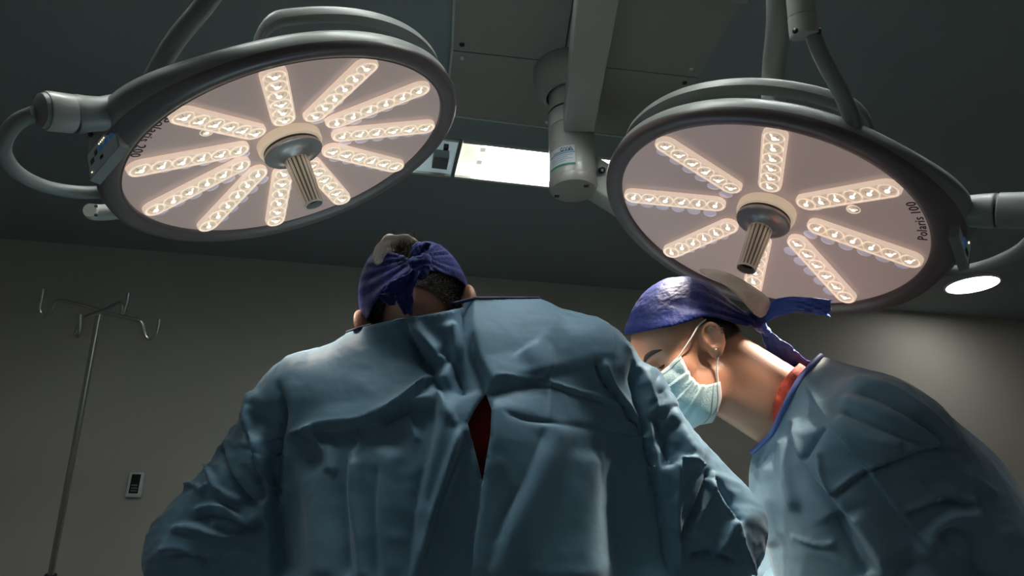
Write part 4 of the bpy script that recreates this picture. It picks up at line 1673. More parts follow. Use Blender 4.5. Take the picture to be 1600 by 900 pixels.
LEGS1 = [('c', (-.17, 1.07, .92), (-.18, 1.06, .50), .085, .055, .04), ('c', (-.18, 1.06, .50), (-.18, 1.08, .09), .052, .036, .03), ('c', (-.18, 1.08, .05), (-.19, 1.22, .035), .038, .030, .03),
         ('c', (.02, 1.07, .92), (.03, 1.06, .50), .085, .055, .04), ('c', (.03, 1.06, .50), (.03, 1.08, .09), .052, .036, .03), ('c', (.03, 1.08, .05), (.04, 1.22, .035), .038, .030, .03)]
NECK1 = [('c', A_C7 + np.array([0, .03, -.05]), H1.wld((0, -.035, -.02)), .062, .056, .03)]


def body1(p):
    d = s_prims(p, TORSO1 + ARMS1, -.036, .05)
    d = smin(d, s_prims(p, LEGS1, 0, .04), .05)
    d = smin(d, s_prims(p, NECK1), .03)
    d = smin(d, H1.sdf(p), .022)
    d = smin(d, s_prims(p, [('c', LWR, LWR + np.array([.05, .06, -.015]), .028, .027), ('c', RWR, RWR + np.array([-.03, .06, -.015]), .028, .027)]), .02)
    return smin(d, np.minimum(s_near(p, HL1, LWR + np.array([.08, .11, -.03]), .24, .008), s_near(p, HR1_, RWR + np.array([-.06, .11, -.03]), .24, .008)), .01)


P1 = person('person seen from behind, head bowed, in a creased blue gown and dark blue tied cap', body1, (-.66, .82, -.01), (.46, 1.62, 1.72), .0042, M_SKIN2,
            [LWR + np.array([.08, .11, -.03]), RWR + np.array([-.06, .11, -.03])], H1.wld((0, 0, .02)))

# scrub shirt and trousers
V, F = mesh_sdf(lambda p: s_prims(p, TORSO1 + ARMS1[:1] + ARMS1[2:3], -.026, .05), (-.7, .8, .8), (.5, 1.4, 1.6), .009, 3)
nk = nrm(H1.o - A_C7)
V, F, _ = cut_mesh(V, F, lambda p: np.minimum(-(p - (A_C7 + nk * .02)) @ nk, p[:, 2] - .88))
obj_np('scrub_shirt', V, F, M_RED, P1, solid=.0015)['label'] = 'dark red scrub shirt showing in the gown opening'
V, F = mesh_sdf(lambda p: s_prims(p, LEGS1[:2] + LEGS1[3:5], .014, .05), (-.5, .8, -.01), (.4, 1.3, 1.1), .014, 3)
V, F, _ = cut_mesh(V, F, lambda p: p[:, 2] - .10)
obj_np('scrub_trousers', V, F, M_RED, P1, solid=.0015)
for q_ in (LEGS1[2], LEGS1[5]):
    V, F = mesh_sdf(lambda p: smax(s_prims(p, [q_], .010), -(p[:, 2] - .002), .004), (-.4, .9, -.02), (.3, 1.4, .16), .008, 3)
    obj_np('clog', V, F, M_SHOE, P1)

# the gown
GP1 = TORSO1 + ARMS1 + SKIRT1


def gown1(p):
    d = s_prims(p, GP1, 0.0, .045)
    d = smin(d, s_prims(p, [('c', A_C7 + np.array([.01, -.005, -.03]), A_C7 + np.array([-.005, .025, .055]), .092, .088)]), .04)
    d = smin(d, s_prims(p, NECK1, .010), .03)
    return d


OPEN1 = [(759, 615), (768, 640), (766, 680), (760, 715), (754, 752), (746, 720), (738, 690), (731, 662), (742, 640)]
nk1 = nrm(np.array([-.05, .55, .83]))
NP1 = A_C7 + nk1 * .034


def open1(p):
    q = proj(p)
    a = poly_sd(q, OPEN1) / 1000.0
    a = np.where(p[:, 1] < 1.02, a, .5)
    b = (q[:, 1] - np.interp(q[:, 0], [540, 570, 600, 640, 680, 722, 728, 734, 800], [520, 510, 503, 496, 489, 481, 470, 466, 466])) / 1000.0
    b = np.where(p[:, 2] > 1.25, b, .5)
    return np.minimum(np.minimum(a, b), p[:, 2] - .36)


V, F = mesh_sdf(gown1, (-.70, .80, .30), (.50, 1.50, 1.60), .0034, 4)
V = smooth_mesh(V, F, 2, .5)
N_ = normals(V, F)
q2 = proj(V)
arm = np.exp(-(np.minimum(np.abs(s_cone(V, LSH, LEL, .074, .074)), np.abs(s_cone(V, LEL, LWR, .07, .05))) / .02) ** 2) * (V[:, 0] < -.30)
arm = arm + np.exp(-(np.minimum(np.abs(s_cone(V, RSH, REL, .078, .07)), np.abs(s_cone(V, REL, RWR, .07, .05))) / .02) ** 2) * (V[:, 0] > .15)
arm = np.clip(arm, 0, 1)
# loose crumples: stronger on the sleeves
Vw = V + .03 * np.stack([vnoise(V * 7 + k * 9.1) for k in range(3)], 1)
w1 = ridged(Vw * np.array([13, 13, 22]) + 3.1, 3)
w2 = vnoise(Vw * np.array([14, 10, 3.5]))
w3 = ridged(Vw * np.array([26, 26, 34]) + 8.7, 2)
armk = arm * np.where(V[:, 0] > .05, .55, 1.0)
V = V + N_ * (armk * (w1 * .0095 + w3 * .0035) + (1 - arm) * (w2 * .006 + ridged(Vw * np.array([8, 8, 5]) + 5.5, 2) * .0042 + w1 * .0018))[:, None]
N_ = normals(V, F)
S1 = [
    # overlap edge of the right flap at the nape, and on down to the opening
    ('step', [(765, 622), (757, 596), (744, 566), (734, 530), (729, 495), (727, 462)], 2.2, .017, 90),
    ('step', [(737, 915), (744, 840), (752, 780), (757, 735), (766, 680), (768, 640), (762, 612)], 2.2, .012, 90),
    # knotted, sunken cloth left of it
    ('crease', [(622, 500), (640, 530), (660, 560), (682, 585)], 7, .020),
    ('ridge', [(640, 505), (662, 530), (680, 552), (700, 565)], 11, .012),
    ('crease', [(682, 548), (700, 560), (716, 585), (726, 620)], 8, .013),
    ('ridge', [(700, 500), (712, 540), (704, 575), (690, 605)], 9, .010),
    ('ridge', [(686, 605), (700, 640), (708, 668)], 7, .008),
    ('crease', [(672, 582), (690, 610), (702, 640), (706, 672)], 4, .009),
    ('step', [(640, 915), (654, 800), (668, 730), (684, 655), (680, 610)], 4, .010, 40),
    ('step', [(652, 915), (672, 830), (696, 760), (722, 690), (732, 662)], 3, -.010, 30),
    ('ridge', [(655, 880), (680, 790), (712, 700), (726, 665)], 7, .006),
    # yoke drop: cloth hangs back under the shoulder blade
    ('step', [(436, 690), (470, 676), (505, 666), (560, 660), (602, 642), (642, 630), (690, 626)], 3.5, -.013, 75),
    ('fin', [(578, 655), (612, 634), (650, 604), (678, 580)], 3.5, .008),
    ('crease', [(586, 662), (620, 640), (655, 612), (680, 588)], 4.5, .006),
    ('ridge', [(470, 670), (500, 700), (512, 740)], 9, .009),
    ('fin', [(448, 690), (462, 682), (476, 672), (490, 668)], 5, .006),
    ('crease', [(490, 680), (502, 706), (510, 742)], 4, .006),
    ('fin', [(548, 664), (556, 690), (545, 715)], 4, .006),
    ('fin', [(632, 640), (642, 662), (650, 690)], 4, .006),
    # long hanging folds
    ('ridge', [(548, 700), (552, 780), (565, 850), (572, 920)], 13, .010),
    ('crease', [(532, 700), (535, 790), (545, 910)], 8, .007),
    ('ridge', [(606, 690), (600, 780), (612, 910)], 18, .006),
    ('crease', [(588, 720), (582, 800), (590, 910)], 9, .006),
    ('ridge', [(480, 720), (490, 800), (500, 910)], 22, .006),
    # left armhole seam and armpit
    ('crease', [(432, 588), (437, 640), (428, 700), (424, 770), (430, 850), (433, 920)], 6, .014),
    ('step', [(433, 920), (428, 850), (420, 780), (414, 720), (402, 665), (395, 625)], 5, -.012, 45),
    ('ridge', [(398, 605), (392, 650), (404, 700), (410, 750)], 10, .008),
    ('crease', [(376, 650), (392, 690), (402, 740), (412, 790)], 5, .010),
    ('crease', [(340, 690), (352, 735), (378, 772), (404, 790)], 4, .010),
    ('fin', [(320, 715), (330, 745), (352, 770), (385, 786)], 4, .008),
    ('fin', [(268, 768), (300, 758), (318, 766), (330, 752)], 4, .007),
    ('fin', [(300, 800), (340, 792), (380, 812), (410, 806)], 4.5, .008),
    ('crease', [(290, 815), (340, 806), (385, 826), (418, 822)], 4.5, .008),
    ('fin', [(262, 830), (300, 824), (345, 838), (390, 832)], 4, .007),
    ('fin', [(322, 892), (350, 870), (380, 862), (412, 872)], 4, .007),
    ('fin', [(246, 860), (280, 856), (310, 872)], 4, .006),
    ('crease', [(250, 872), (290, 868), (330, 882)], 4, .006),
    # right half: pressed fold lines, then the sleeve
    ('fin', [(764, 596), (800, 597), (856, 599), (905, 612), (960, 626), (985, 642)], 2.6, .0042),
    ('crease', [(764, 601), (800, 602), (856, 605), (905, 618), (960, 633)], 2.6, .0032),
    ('crease', [(776, 646), (815, 658), (856, 662), (915, 668), (970, 680), (1010, 684)], 2.6, .0038),
    ('fin', [(857, 535), (858, 600), (855, 662)], 2.2, .0028),
    ('crease', [(928, 560), (948, 598), (978, 636), (1010, 682)], 3.2, .009),
    ('fin', [(940, 560), (962, 600), (990, 636), (1014, 676)], 4.5, .006),
    ('ridge', [(885, 650), (850, 720), (812, 800), (782, 880), (770, 930)], 26, .0065),
    ('crease', [(852, 660), (820, 740), (784, 820), (758, 910)], 12, .005),
    ('ridge', [(930, 700), (925, 800), (930, 915)], 34, .005),
    ('ridge', [(820, 545), (840, 570), (850, 590)], 22, .006),
    ('crease', [(986, 548), (1000, 610), (1010, 665), (1016, 710), (1030, 790), (1052, 915)], 4.5, .012),
    ('step', [(990, 556), (1004, 620), (1013, 690), (1026, 770), (1048, 915)], 6, -.010, 70),
    ('ridge', [(1005, 560), (1040, 630), (1072, 690), (1098, 725)], 12, .010),
    ('crease', [(1026, 640), (1040, 690), (1052, 730)], 12, .014),
    ('fin', [(1060, 716), (1085, 722), (1100, 732)], 4, .010),
    ('crease', [(1108, 728), (1098, 770), (1072, 822), (1060, 850)], 4, .011),
    ('fin', [(1118, 735), (1106, 780), (1080, 830)], 5, .008),
    ('fin', [(1060, 700), (1058, 780), (1060, 900)], 8, .009),
    ('crease', [(1075, 870), (1110, 866), (1150, 880)], 6, .010),
    ('fin', [(1100, 740), (1130, 790), (1150, 815), (1160, 850)], 4, .007),
    ('crease', [(1112, 742), (1140, 785), (1160, 820)], 4, .007),
    ('fin', [(1150, 830), (1165, 860), (1180, 900)], 4, .007),
    ('ridge', [(1150, 812), (1130, 850), (1110, 870)], 7, .008),
    ('fin', [(965, 528), (995, 570), (1016, 620), (1040, 670)], 4, .004),
]
V = fold(V, N_, S1)
V = clear_of(V, N_, body1, .004)
V, F, ed = cut_mesh(V, F, open1)
G1 = obj_np('gown', V, F, M_GOWN, P1, solid=.0016)
G1['label'] = 'creased blue surgical gown open down the back'
for lp in loops(ed)[:8]:
    c = V[lp].mean(0)
    if np.linalg.norm(c - NP1) < .08 and len(lp) > 40:
        pts = V[lp]
        pts = np.vstack([pts, pts[:1]])
        k = len(pts)
        ker = np.ones(3) / 3
        sm = np.stack([np.convolve(np.concatenate([pts[-8:-1, i], pts[:, i], pts[1:8, i]]), ker, 'same')[7:-7] for i in range(3)], 1)
        Vt, Ft = tube_vf(sm[::2], .0026, 8, caps=False)
        obj('neck_binding', Vt, Ft, M_BIND_D, G1)

# hair on the back of the head
hair1 = lambda p: smin(H1.skull(p), s_prims(p, NECK1), .032) - .0022
V, F = mesh_sdf(hair1, H1.o - .18, H1.o + .18, .004, 3)


def hairline1(p):
    q = H1.loc(p)
    # above the nape line, behind the ears
    line = -.044 - .30 * np.maximum(0, np.abs(q[:, 0]) - .04)
    a = q[:, 2] - line - .010 * np.cos(q[:, 0] * 45)
    b = .045 - q[:, 1] + np.maximum(0, q[:, 2] - .02) * .6
    return np.minimum(a, b)


V, F, _ = cut_mesh(V, F, hairline1)
N_ = normals(V, F)
HR1 = obj_np('hair', V, F, M_HAIR_G, P1)
vis = np.nonzero(((CAM - V) * N_).sum(1) > 0)[0]
pick = np.random.choice(vis, 15000)
down = -H1.M[2] * .9 - H1.M[1] * .2
dirs = np.tile(down, (len(pick), 1)) + .35 * (np.random.rand(len(pick), 3) - .5)
strands('hair_strands', V[pick], N_[pick], dirs, .010, .00035, M_HAIR_G, HR1, .3)['kind'] = 'stuff'
crown = np.nonzero((np.linalg.norm(proj(V) - np.array([628, 396]), axis=1) < 26) & (((CAM - V) * N_).sum(1) > 0))[0]
if len(crown):
    pick = np.random.choice(crown, 2600)
    strands('crown_curls', V[pick], N_[pick], np.random.rand(len(pick), 3) - .5, .009, .0007, M_HAIR, HR1, .9)['kind'] = 'stuff'

# cap: cloth over the skull, knotted high at the back
KN1 = np.array([655, 402.0])
CAPOUT1 = [(652, 410), (630, 400), (610, 394), (600, 378), (575, 396), (550, 440), (540, 480), (540, 525), (566, 518), (575, 500), (584, 478), (598, 458), (615, 446), (634, 432), (648, 420), (660, 424), (682, 424), (705, 432), (722, 442), (735, 460), (745, 470), (745, 440), (733, 420), (715, 400), (695, 386), (672, 378), (660, 378), (648, 392)]


def cap1(p):
    q = H1.loc(p)
    d = poly_sd(proj(p), CAPOUT1) / 1000.0
    front = q[:, 1] > .045
    return np.where(front, q[:, 2] - .035, -d)


V, F = mesh_sdf(lambda p: np.minimum(H1.skull(p, .0105), smin(H1.skull(p), s_prims(p, NECK1), .032) - .008), H1.o - .18, H1.o + .18, .0030, 3)
N_ = normals(V, F)
q = proj(V)
dv = q - KN1
rr_ = np.linalg.norm(dv, axis=1)
an = np.arctan2(dv[:, 1], dv[:, 0])
pl = (np.sin(an * 17 + 1.5 * np.sin(an * 5)) * .5 + .5 * np.sin(an * 31 + 2)) * np.exp(-rr_ / 75) * np.clip(rr_ / 12, 0, 1)
back = np.clip(((CAM - V) * N_).sum(1) * 3, 0, 1)
V = V + N_ * (pl * .0042 * back + .006 * np.exp(-(rr_ / 16) ** 2) * back)[:, None]
V, F, ed = cut_mesh(V, F, cap1)
C1 = obj_np('cap', V, F, M_CAP, P1, solid=.0012, offset=1)
C1['label'] = 'dark blue cloth cap knotted at the back'
dk = float((H1.o - CAM) @ FWD) - .098
# knot and tails
V, F = mesh_sdf(lambda p: smin(smin(s_ell(p, P(657, 420, dk + .004), (.011, .010, .015)), s_ell(p, P(651, 410, dk + .006), (.010, .009, .010)), .004), s_ell(p, P(663, 409, dk + .006), (.009, .009, .013)), .004),
                P(655, 412, dk) - .05, P(655, 412, dk) + .05, .0018, 3)
N_ = normals(V, F)
V = V + N_ * (ridged(V * np.array([60, 60, 160]), 2) * .0022)[:, None]
obj_np('knot', V, F, M_CAP, C1)
ribbon('tie_tail', [P(656, 414, dk), P(646, 426, dk - .006), P(637, 440, dk - .010), P(632, 455, dk - .012), P(634, 472, dk - .010), P(638, 490, dk - .004)], [.012, .022, .026, .024, .022, .010], RIGHT + UP * .4, M_CAP, C1, .30, fray=.006)
ribbon('tie_tail', [P(648, 424, dk - .004), P(634, 440, dk - .014), P(614, 450, dk - .018), P(603, 460, dk - .016), P(615, 472, dk - .018)], [.010, .018, .020, .020, .012], UP + RIGHT * .3, M_CAP, C1, .35, fray=.006)
ribbon('tie_tail', [P(655, 412, dk), P(652, 396, dk + .004), P(657, 383, dk + .010), P(672, 384, dk + .014)], [.012, .018, .020, .016], RIGHT, M_CAP, C1, .4)
# pale lining standing up above the crown
dw = float((H1.o - CAM) @ FWD) - .02
ribbon('cap_lining', [P(584, 410, dw - .03), P(596, 394, dw - .02), P(608, 381, dw - .01), P(620, 378, dw), P(636, 379, dw + .004), P(654, 386, dw + .004)], [.014, .026, .030, .020, .024, .012], UP, M_CAPW, C1, .25, fray=.004, n=30)

# ================================================================== masked surgeon in profile
pit2, yaw2 = math.radians(32), math.radians(-9)
fz = np.array([-math.cos(pit2) * math.cos(yaw2), math.cos(pit2) * math.sin(yaw2), -math.sin(pit2)])
xr = nrm(np.array([math.sin(yaw2), math.cos(yaw2), 0.0]))
zu = np.cross(xr, fz)
tmp = Head((0, 0, 0), xr, fz, zu)
H2 = Head(P(1114, 530, 1.19) - tmp.wld((-.083, -.010, .004)) * .935, xr, fz, zu, .935)


def on_head(px, py, xl):
    """local head coordinates of a picture point on the plane x = xl"""
    p = on_plane(px, py, H2.wld((xl, 0, 0)), H2.M[0])
    return H2.loc(p)


D2 = np.array([.030, .075, .012])
N2 = np.array([.475, 1.13, 1.345]) + D2
LS2, RS2 = np.array([0.572, 1.085, 1.285]), np.array([0.630, 1.385, 1.282])
LE2, RE2 = np.array([0.745, 1.110, 1.065]), np.array([0.690, 1.495, 1.072])
LW2, RW2 = np.array([0.520, 1.405, 1.052]), np.array([0.470, 1.575, 1.072])
TORSO2 = [('e', (0.600, 1.225, 1.222), (.172, .180, .165)),
          ('c', LS2, RS2, .080, .080, .06),
          ('c', (0.530, 1.205, 1.335), (0.620, 1.165, 1.315), .078, .080, .05),
          ('c', (0.585, 1.195, 1.192), (0.605, 1.205, 0.962), .155, .160, .06),
          ('c', (0.710, 1.235, 1.182), (0.750, 1.255, 0.962), .145, .155, .06)]
ARMS2 = [('c', LS2, LE2, .088, .080, .05), ('c', LE2, LW2, .072, .046, .03), ('c', RS2, RE2, .078, .07, .05), ('c', RE2, RW2, .066, .046, .03)]
SKIRT2 = [('c', (0.630, 1.205, 0.962), (0.650, 1.205, 0.420), .165, .17, .06), ('c', (0.750, 1.255, 0.962), (0.770, 1.275, 0.420), .155, .17, .06)]
hw2 = np.array([-.08, .04, -.02])
HANDS2 = hand_prims(LW2 + hw2 * .8, np.array([-.75, .6, -.2]), Z, -1)
HANDS2R = hand_prims(RW2 + hw2 * .8, np.array([-.9, .1, -.25]), Z, 1)
LEGS2 = [('c', (0.690, 1.125, 0.932), (0.670, 1.115, 0.500), .085, .055, .04), ('c', (0.670, 1.115, 0.500), (0.710, 1.115, 0.090), .052, .036, .03), ('c', (0.710, 1.115, 0.050), (0.570, 1.105, 0.035), .038, .03, .03),
         ('c', (0.730, 1.325, 0.932), (0.710, 1.325, 0.500), .085, .055, .04), ('c', (0.710, 1.325, 0.500), (0.750, 1.325, 0.090), .052, .036, .03), ('c', (0.750, 1.325, 0.050), (0.610, 1.325, 0.035), .038, .03, .03)]
NECK2 = [('c', N2 + np.array([.03, 0, -.03]), H2.wld((0, -.038, -.015)), .066, .058, .03), ('c', N2 + np.array([-.025, 0, -.045]), H2.wld((0, .012, -.06)), .040, .036, .03)]


def body2(p):
    d = s_prims(p, TORSO2 + ARMS2, -.036, .05)
    d = smin(d, s_prims(p, LEGS2, 0, .04), .05)
    d = smin(d, s_prims(p, NECK2), .03)
    d = smin(d, H2.sdf(p), .016)
    d = smin(d, s_prims(p, [('c', LW2, LW2 + hw2 * .8, .028, .027), ('c', RW2, RW2 + hw2 * .8, .028, .027)]), .02)
    return smin(d, np.minimum(s_near(p, HANDS2, LW2 + hw2 * 1.8, .24, .008), s_near(p, HANDS2R, RW2 + hw2 * 1.8, .24, .008)), .01)


P2 = person('person in profile wearing a pale face mask, earring, blue tied cap and grey-blue gown', body2, (.10, .85, -.01), (.95, 1.62, 1.72), .0042, M_SKIN,
            [LW2 + hw2 * 1.8, RW2 + hw2 * 1.8], H2.wld((0, .03, .0)))

# scrub shirt: coral collar above the gown neckline
def scrub2(p):
    d = s_prims(p, TORSO2 + ARMS2[:1] + ARMS2[2:3], -.022, .05)
    return smin(d, s_prims(p, NECK2, .007, .03), .03)


COLLAR_IN = [(1300, 520), (1262, 558), (1237, 578), (1218, 602), (1208, 632), (1207, 655), (1212, 690), (1214, 740)]
NECKLINE = [(1320, 520), (1276, 562), (1252, 588), (1234, 618), (1219, 650), (1206, 678), (1190, 694), (1150, 730)]


def right_of(p, line):
    d, sg, t = seg_dist(proj(p), line)
    return -d * sg / 1000.0


cutc = lambda p: np.where(np.linalg.norm(p - N2, axis=1) < .24, right_of(p, COLLAR_IN), .5)
s0 = right_of(P(1300, 640, 1.1)[None], COLLAR_IN)[0]
sgn2 = 1.0 if s0 > 0 else -1.0
V, F = mesh_sdf(scrub2, (.25, .85, .80), (1.0, 1.45, 1.65), .0050, 3)
N_ = normals(V, F)
V = V + N_ * (ridged(V * 38, 2) * .0022)[:, None]
V, F, ed = cut_mesh(V, F, lambda p: np.minimum(np.where(np.linalg.norm(p - N2, axis=1) < .24, sgn2 * right_of(p, COLLAR_IN), .5), p[:, 2] - .86))
SH2 = obj_np('scrub_shirt', V, F, M_RED2, P2, solid=.0022, offset=1)
SH2['label'] = 'coral red scrub collar above the gown neckline'
V, F = mesh_sdf(lambda p: s_prims(p, LEGS2[:2] + LEGS2[3:5], .014, .05), (.4, .8, -.01), (1.0, 1.5, 1.1), .014, 3)
V, F, _ = cut_mesh(V, F, lambda p: p[:, 2] - .10)
obj_np('scrub_trousers', V, F, M_RED, P2, solid=.0015)
for q_ in (LEGS2[2], LEGS2[5]):
    V, F = mesh_sdf(lambda p: smax(s_prims(p, [q_], .010), -(p[:, 2] - .002), .004), (.4, .9, -.02), (.9, 1.4, .16), .008, 3)
    obj_np('clog', V, F, M_SHOE, P2)

# the gown
GP2 = TORSO2 + ARMS2 + SKIRT2


def gown2(p):
    d = s_prims(p, GP2, 0.0, .045)
    return smin(d, s_prims(p, [('c', N2 + np.array([.07, -.01, -.03]), N2 + np.array([.0, 0, .02]), .092, .080)]), .05)


V, F = mesh_sdf(gown2, (.18, .80, .30), (1.05, 1.60, 1.60), .0034, 4)
V = smooth_mesh(V, F, 2, .5)
N_ = normals(V, F)
Vw = V + .03 * np.stack([vnoise(V * 7 + k * 9.1) for k in range(3)], 1)
w1 = ridged(Vw * np.array([11, 11, 17]) + 3.1, 3)
w2 = vnoise(Vw * np.array([8, 8, 4.0]) + 2.2)
arm = np.clip(np.exp(-(np.minimum(np.abs(s_cone(V, LS2, LE2, .088, .08)), np.abs(s_cone(V, LE2, LW2, .07, .05))) / .02) ** 2), 0, 1)
V = V + N_ * (w2 * .006 + w1 * (.0028 + .0030 * arm))[:, None]
N_ = normals(V, F)
S2 = [
    ('step', [(1254, 596), (1276, 634), (1300, 670), (1328, 704), (1356, 738), (1400, 800), (1466, 884)], 2.4, -.006, 60),
    ('crease', [(1254, 596), (1276, 634), (1300, 670), (1328, 704), (1356, 738), (1400, 800), (1466, 884)], 2.2, .004),
    ('fin', [(1262, 604), (1290, 646), (1320, 684), (1360, 734), (1410, 800)], 4, .004),
    ('step', [(1382, 905), (1350, 846), (1308, 786), (1262, 730), (1248, 690), (1240, 652)], 4, .014, 60),
    ('ridge', [(1240, 650), (1252, 700), (1268, 730)], 6, .006),
    ('crease', [(1290, 664), (1276, 692), (1262, 726)], 3.5, .008),
    ('fin', [(1284, 700), (1290, 740), (1306, 778)], 4, .006),
    ('crease', [(1304, 782), (1330, 756), (1356, 738), (1424, 712), (1472, 700), (1508, 704)], 2.6, .007),
    ('fin', [(1300, 774), (1330, 746), (1360, 728), (1424, 704), (1472, 692)], 4, .004),
    ('ridge', [(1320, 596), (1360, 600), (1400, 614), (1450, 650), (1500, 696)], 7, .008),
    ('crease', [(1330, 610), (1372, 620), (1430, 654), (1484, 696)], 5, .008),
    ('ridge', [(1310, 622), (1360, 636), (1420, 664), (1470, 696)], 8, .007),
    ('crease', [(1310, 640), (1352, 660), (1400, 680), (1456, 697)], 5, .007),
    ('ridge', [(1306, 650), (1350, 680), (1410, 700)], 9, .006),
    ('crease', [(1410, 804), (1440, 796), (1466, 786), (1500, 784)], 3.5, .006),
    ('fin', [(1404, 796), (1440, 786), (1466, 776), (1500, 772)], 4, .005),
    ('fin', [(1450, 756), (1480, 768), (1500, 780), (1530, 782)], 3.5, .005),
    ('crease', [(1460, 772), (1490, 782), (1520, 792)], 3.5, .005),
    ('fin', [(1500, 740), (1530, 752), (1560, 776)], 4, .004),
    ('crease', [(1462, 850), (1486, 830), (1510, 836), (1524, 870), (1530, 910)], 14, .011),
    ('ridge', [(1440, 880), (1455, 830), (1490, 806), (1540, 806)], 12, .010),
    ('ridge', [(1330, 800), (1360, 850), (1392, 905)], 16, .008),
    ('crease', [(1300, 800), (1330, 860), (1356, 905)], 14, .010),
    ('fin', [(1232, 836), (1258, 846), (1284, 852), (1308, 848)], 4, .004),
    ('ridge', [(1226, 680), (1226, 740), (1240, 800)], 10, .007),
    ('ridge', [(1204, 720), (1200, 780), (1208, 860)], 12, .006),
]
V = fold(V, N_, S2)
V = clear_of(V, N_, body2, .004)
V, F, ed = cut_mesh(V, F, lambda p: np.minimum(np.where(np.linalg.norm(p - N2, axis=1) < .24, sgn2 * right_of(p, NECKLINE), .5), p[:, 2] - .36))
G2 = obj_np('gown', V, F, M_GOWN2, P2, solid=.0016)
G2['label'] = 'grey-blue surgical gown with a blue bound neckline'
for lp in loops(ed)[:6]:
    c = V[lp].mean(0)
    if np.linalg.norm(c - N2) < .15 and len(lp) > 40:
        pts = np.vstack([V[lp], V[lp[:1]]])
        ker = np.ones(7) / 7
        sm = np.stack([np.convolve(np.concatenate([pts[-8:-1, i], pts[:, i], pts[1:8, i]]), ker, 'same')[7:-7] for i in range(3)], 1)
        Vt, Ft = tube_vf(sm[::2], .0048, 10, caps=False)
        obj('neck_binding', Vt, Ft, M_BIND, G2)

# hair below the cap edge
headneck2 = lambda p: smin(H2.skull(p), s_prims(p, NECK2[:1]), .03)
V, F = mesh_sdf(lambda p: np.minimum(headneck2(p), H2.sdf(p) + .003) - .0022, H2.o - .2, H2.o + .2, .0035, 3)


def hairline2(p):
    q = H2.loc(p)
    nape = q[:, 2] + .006 + .35 * np.maximum(0, q[:, 1] + .02)
    a = np.where(q[:, 1] < -.022, nape, -.5)                      # behind the ear
    b = np.minimum(np.minimum(.030 - q[:, 1] + .5 * (q[:, 2] - .02), q[:, 1] - .012), q[:, 2] - .018)   # sideburn
    return a


V, F, _ = cut_mesh(V, F, hairline2)
N_ = normals(V, F)
HR2 = obj_np('hair', V, F, M_HAIR, P2)
vis = np.nonzero((((CAM - V) * N_).sum(1) > 0) & (proj(V)[:, 1] > 480))[0]
if len(vis):
    pick = np.random.choice(vis, 3500)
    dirs = np.tile(-H2.M[2] * .8 - H2.M[1] * .5, (len(pick), 1)) + .3 * (np.random.rand(len(pick), 3) - .5)
    strands('hair_strands', V[pick], N_[pick], dirs, .007, .0003, M_HAIR, HR2, .2)['kind'] = 'stuff'
V, F = tube_vf(spline([H2.wld((-.018, .1015, .038)), H2.wld((-.032, .0985, .043)), H2.wld((-.046, .0895, .043)), H2.wld((-.057, .0765, .038))], 16), [.0022, .0042, .0040, .0012], 8)
obj('eyebrow', V, F, M_HAIR, HR2)
V, F = tube_vf(spline([H2.wld((.018, .1005, .043)), H2.wld((.032, .0965, .047)), H2.wld((.046, .085, .046)), H2.wld((.056, .071, .040))], 16), [.0022, .0042, .0040, .0012], 8)
obj('eyebrow', V, F, M_HAIR, HR2)
for sx in (-1, 1):
    V, F = tube_vf(spline([H2.wld((sx * .048, .0755, .014)), H2.wld((sx * .041, .0840, .0125)), H2.wld((sx * .031, .0872, .012)), H2.wld((sx * .022, .0853, .014))], 14), [.0008, .0019, .0017, .0008], 8)
    obj('eyelashes', V, F, M_EYE, P2)
er = on_head(1118, 546, -.088)
V, F = lathe_vf(H2.wld(er), *basis(-FWD), [(.0001, .003), (.0016, .0025), (.0022, .001), (.0022, -.002)], 14)
obj('earring', V, F, M_EARRING, P2)

# cap
KN2 = np.array([1187, 508.0])
BAND = [(940, 524), (987, 521), (1012, 517), (1050, 510), (1085, 500), (1100, 494), (1122, 497), (1150, 506), (1187, 513), (1230, 516)]


def cap2(p):
    q = proj(p)
    yl = np.interp(q[:, 0], [b[0] for b in BAND], [b[1] for b in BAND])
    return (yl - q[:, 1]) / 1000.0


V, F = mesh_sdf(lambda p: smin(np.minimum(smin(H2.skull(p, .0125), s_ell(H2.loc(p), (0, -.022, .072), (.074, .096, .086)) * H2.k, .02), headneck2(p) - .007), s_cone(p, H2.wld((0, -.06, .06)), P(1183, 505, float((H2.o - CAM) @ FWD) - .005), .05, .010), .03), H2.o - .2, H2.o + .2, .0028, 3)
N_ = normals(V, F)
q = proj(V)
dv = q - KN2
rr_ = np.linalg.norm(dv, axis=1)
an = np.arctan2(dv[:, 1], dv[:, 0])
pl = (np.sin(an * 23 + 1.8 * np.sin(an * 6)) * .6 + .4 * np.sin(an * 41 + 2 + rr_ * .02)) * np.exp(-rr_ / 62) * np.clip(rr_ / 10, 0, 1)
pl2 = ridged(V * 55, 2) * .0010
band_d = np.abs(q[:, 1] - np.interp(q[:, 0], [b[0] for b in BAND], [b[1] for b in BAND]))
V = V + N_ * (pl * .0062 + pl2 + .0012 * np.exp(-(np.maximum(0, band_d - 10) / 5) ** 2))[:, None]
V, F, ed = cut_mesh(V, F, cap2)
C2 = obj_np('cap', V, F, M_CAP, P2, solid=.0012, offset=1)
C2['label'] = 'royal blue cloth cap gathered to a knot behind'
dk2 = float((H2.o - CAM) @ FWD) - .005
V, F = mesh_sdf(lambda p: smin(s_ell(p, P(1188, 509, dk2), (.010, .011, .011)), s_ell(p, P(1196, 518, dk2), (.009, .008, .009)), .004), P(1190, 510, dk2) - .04, P(1190, 510, dk2) + .04, .0018, 3)
N_ = normals(V, F)
V = V + N_ * (ridged(V * 90, 2) * .0018)[:, None]
obj_np('knot', V, F, M_CAP_TIE_LIT, C2)
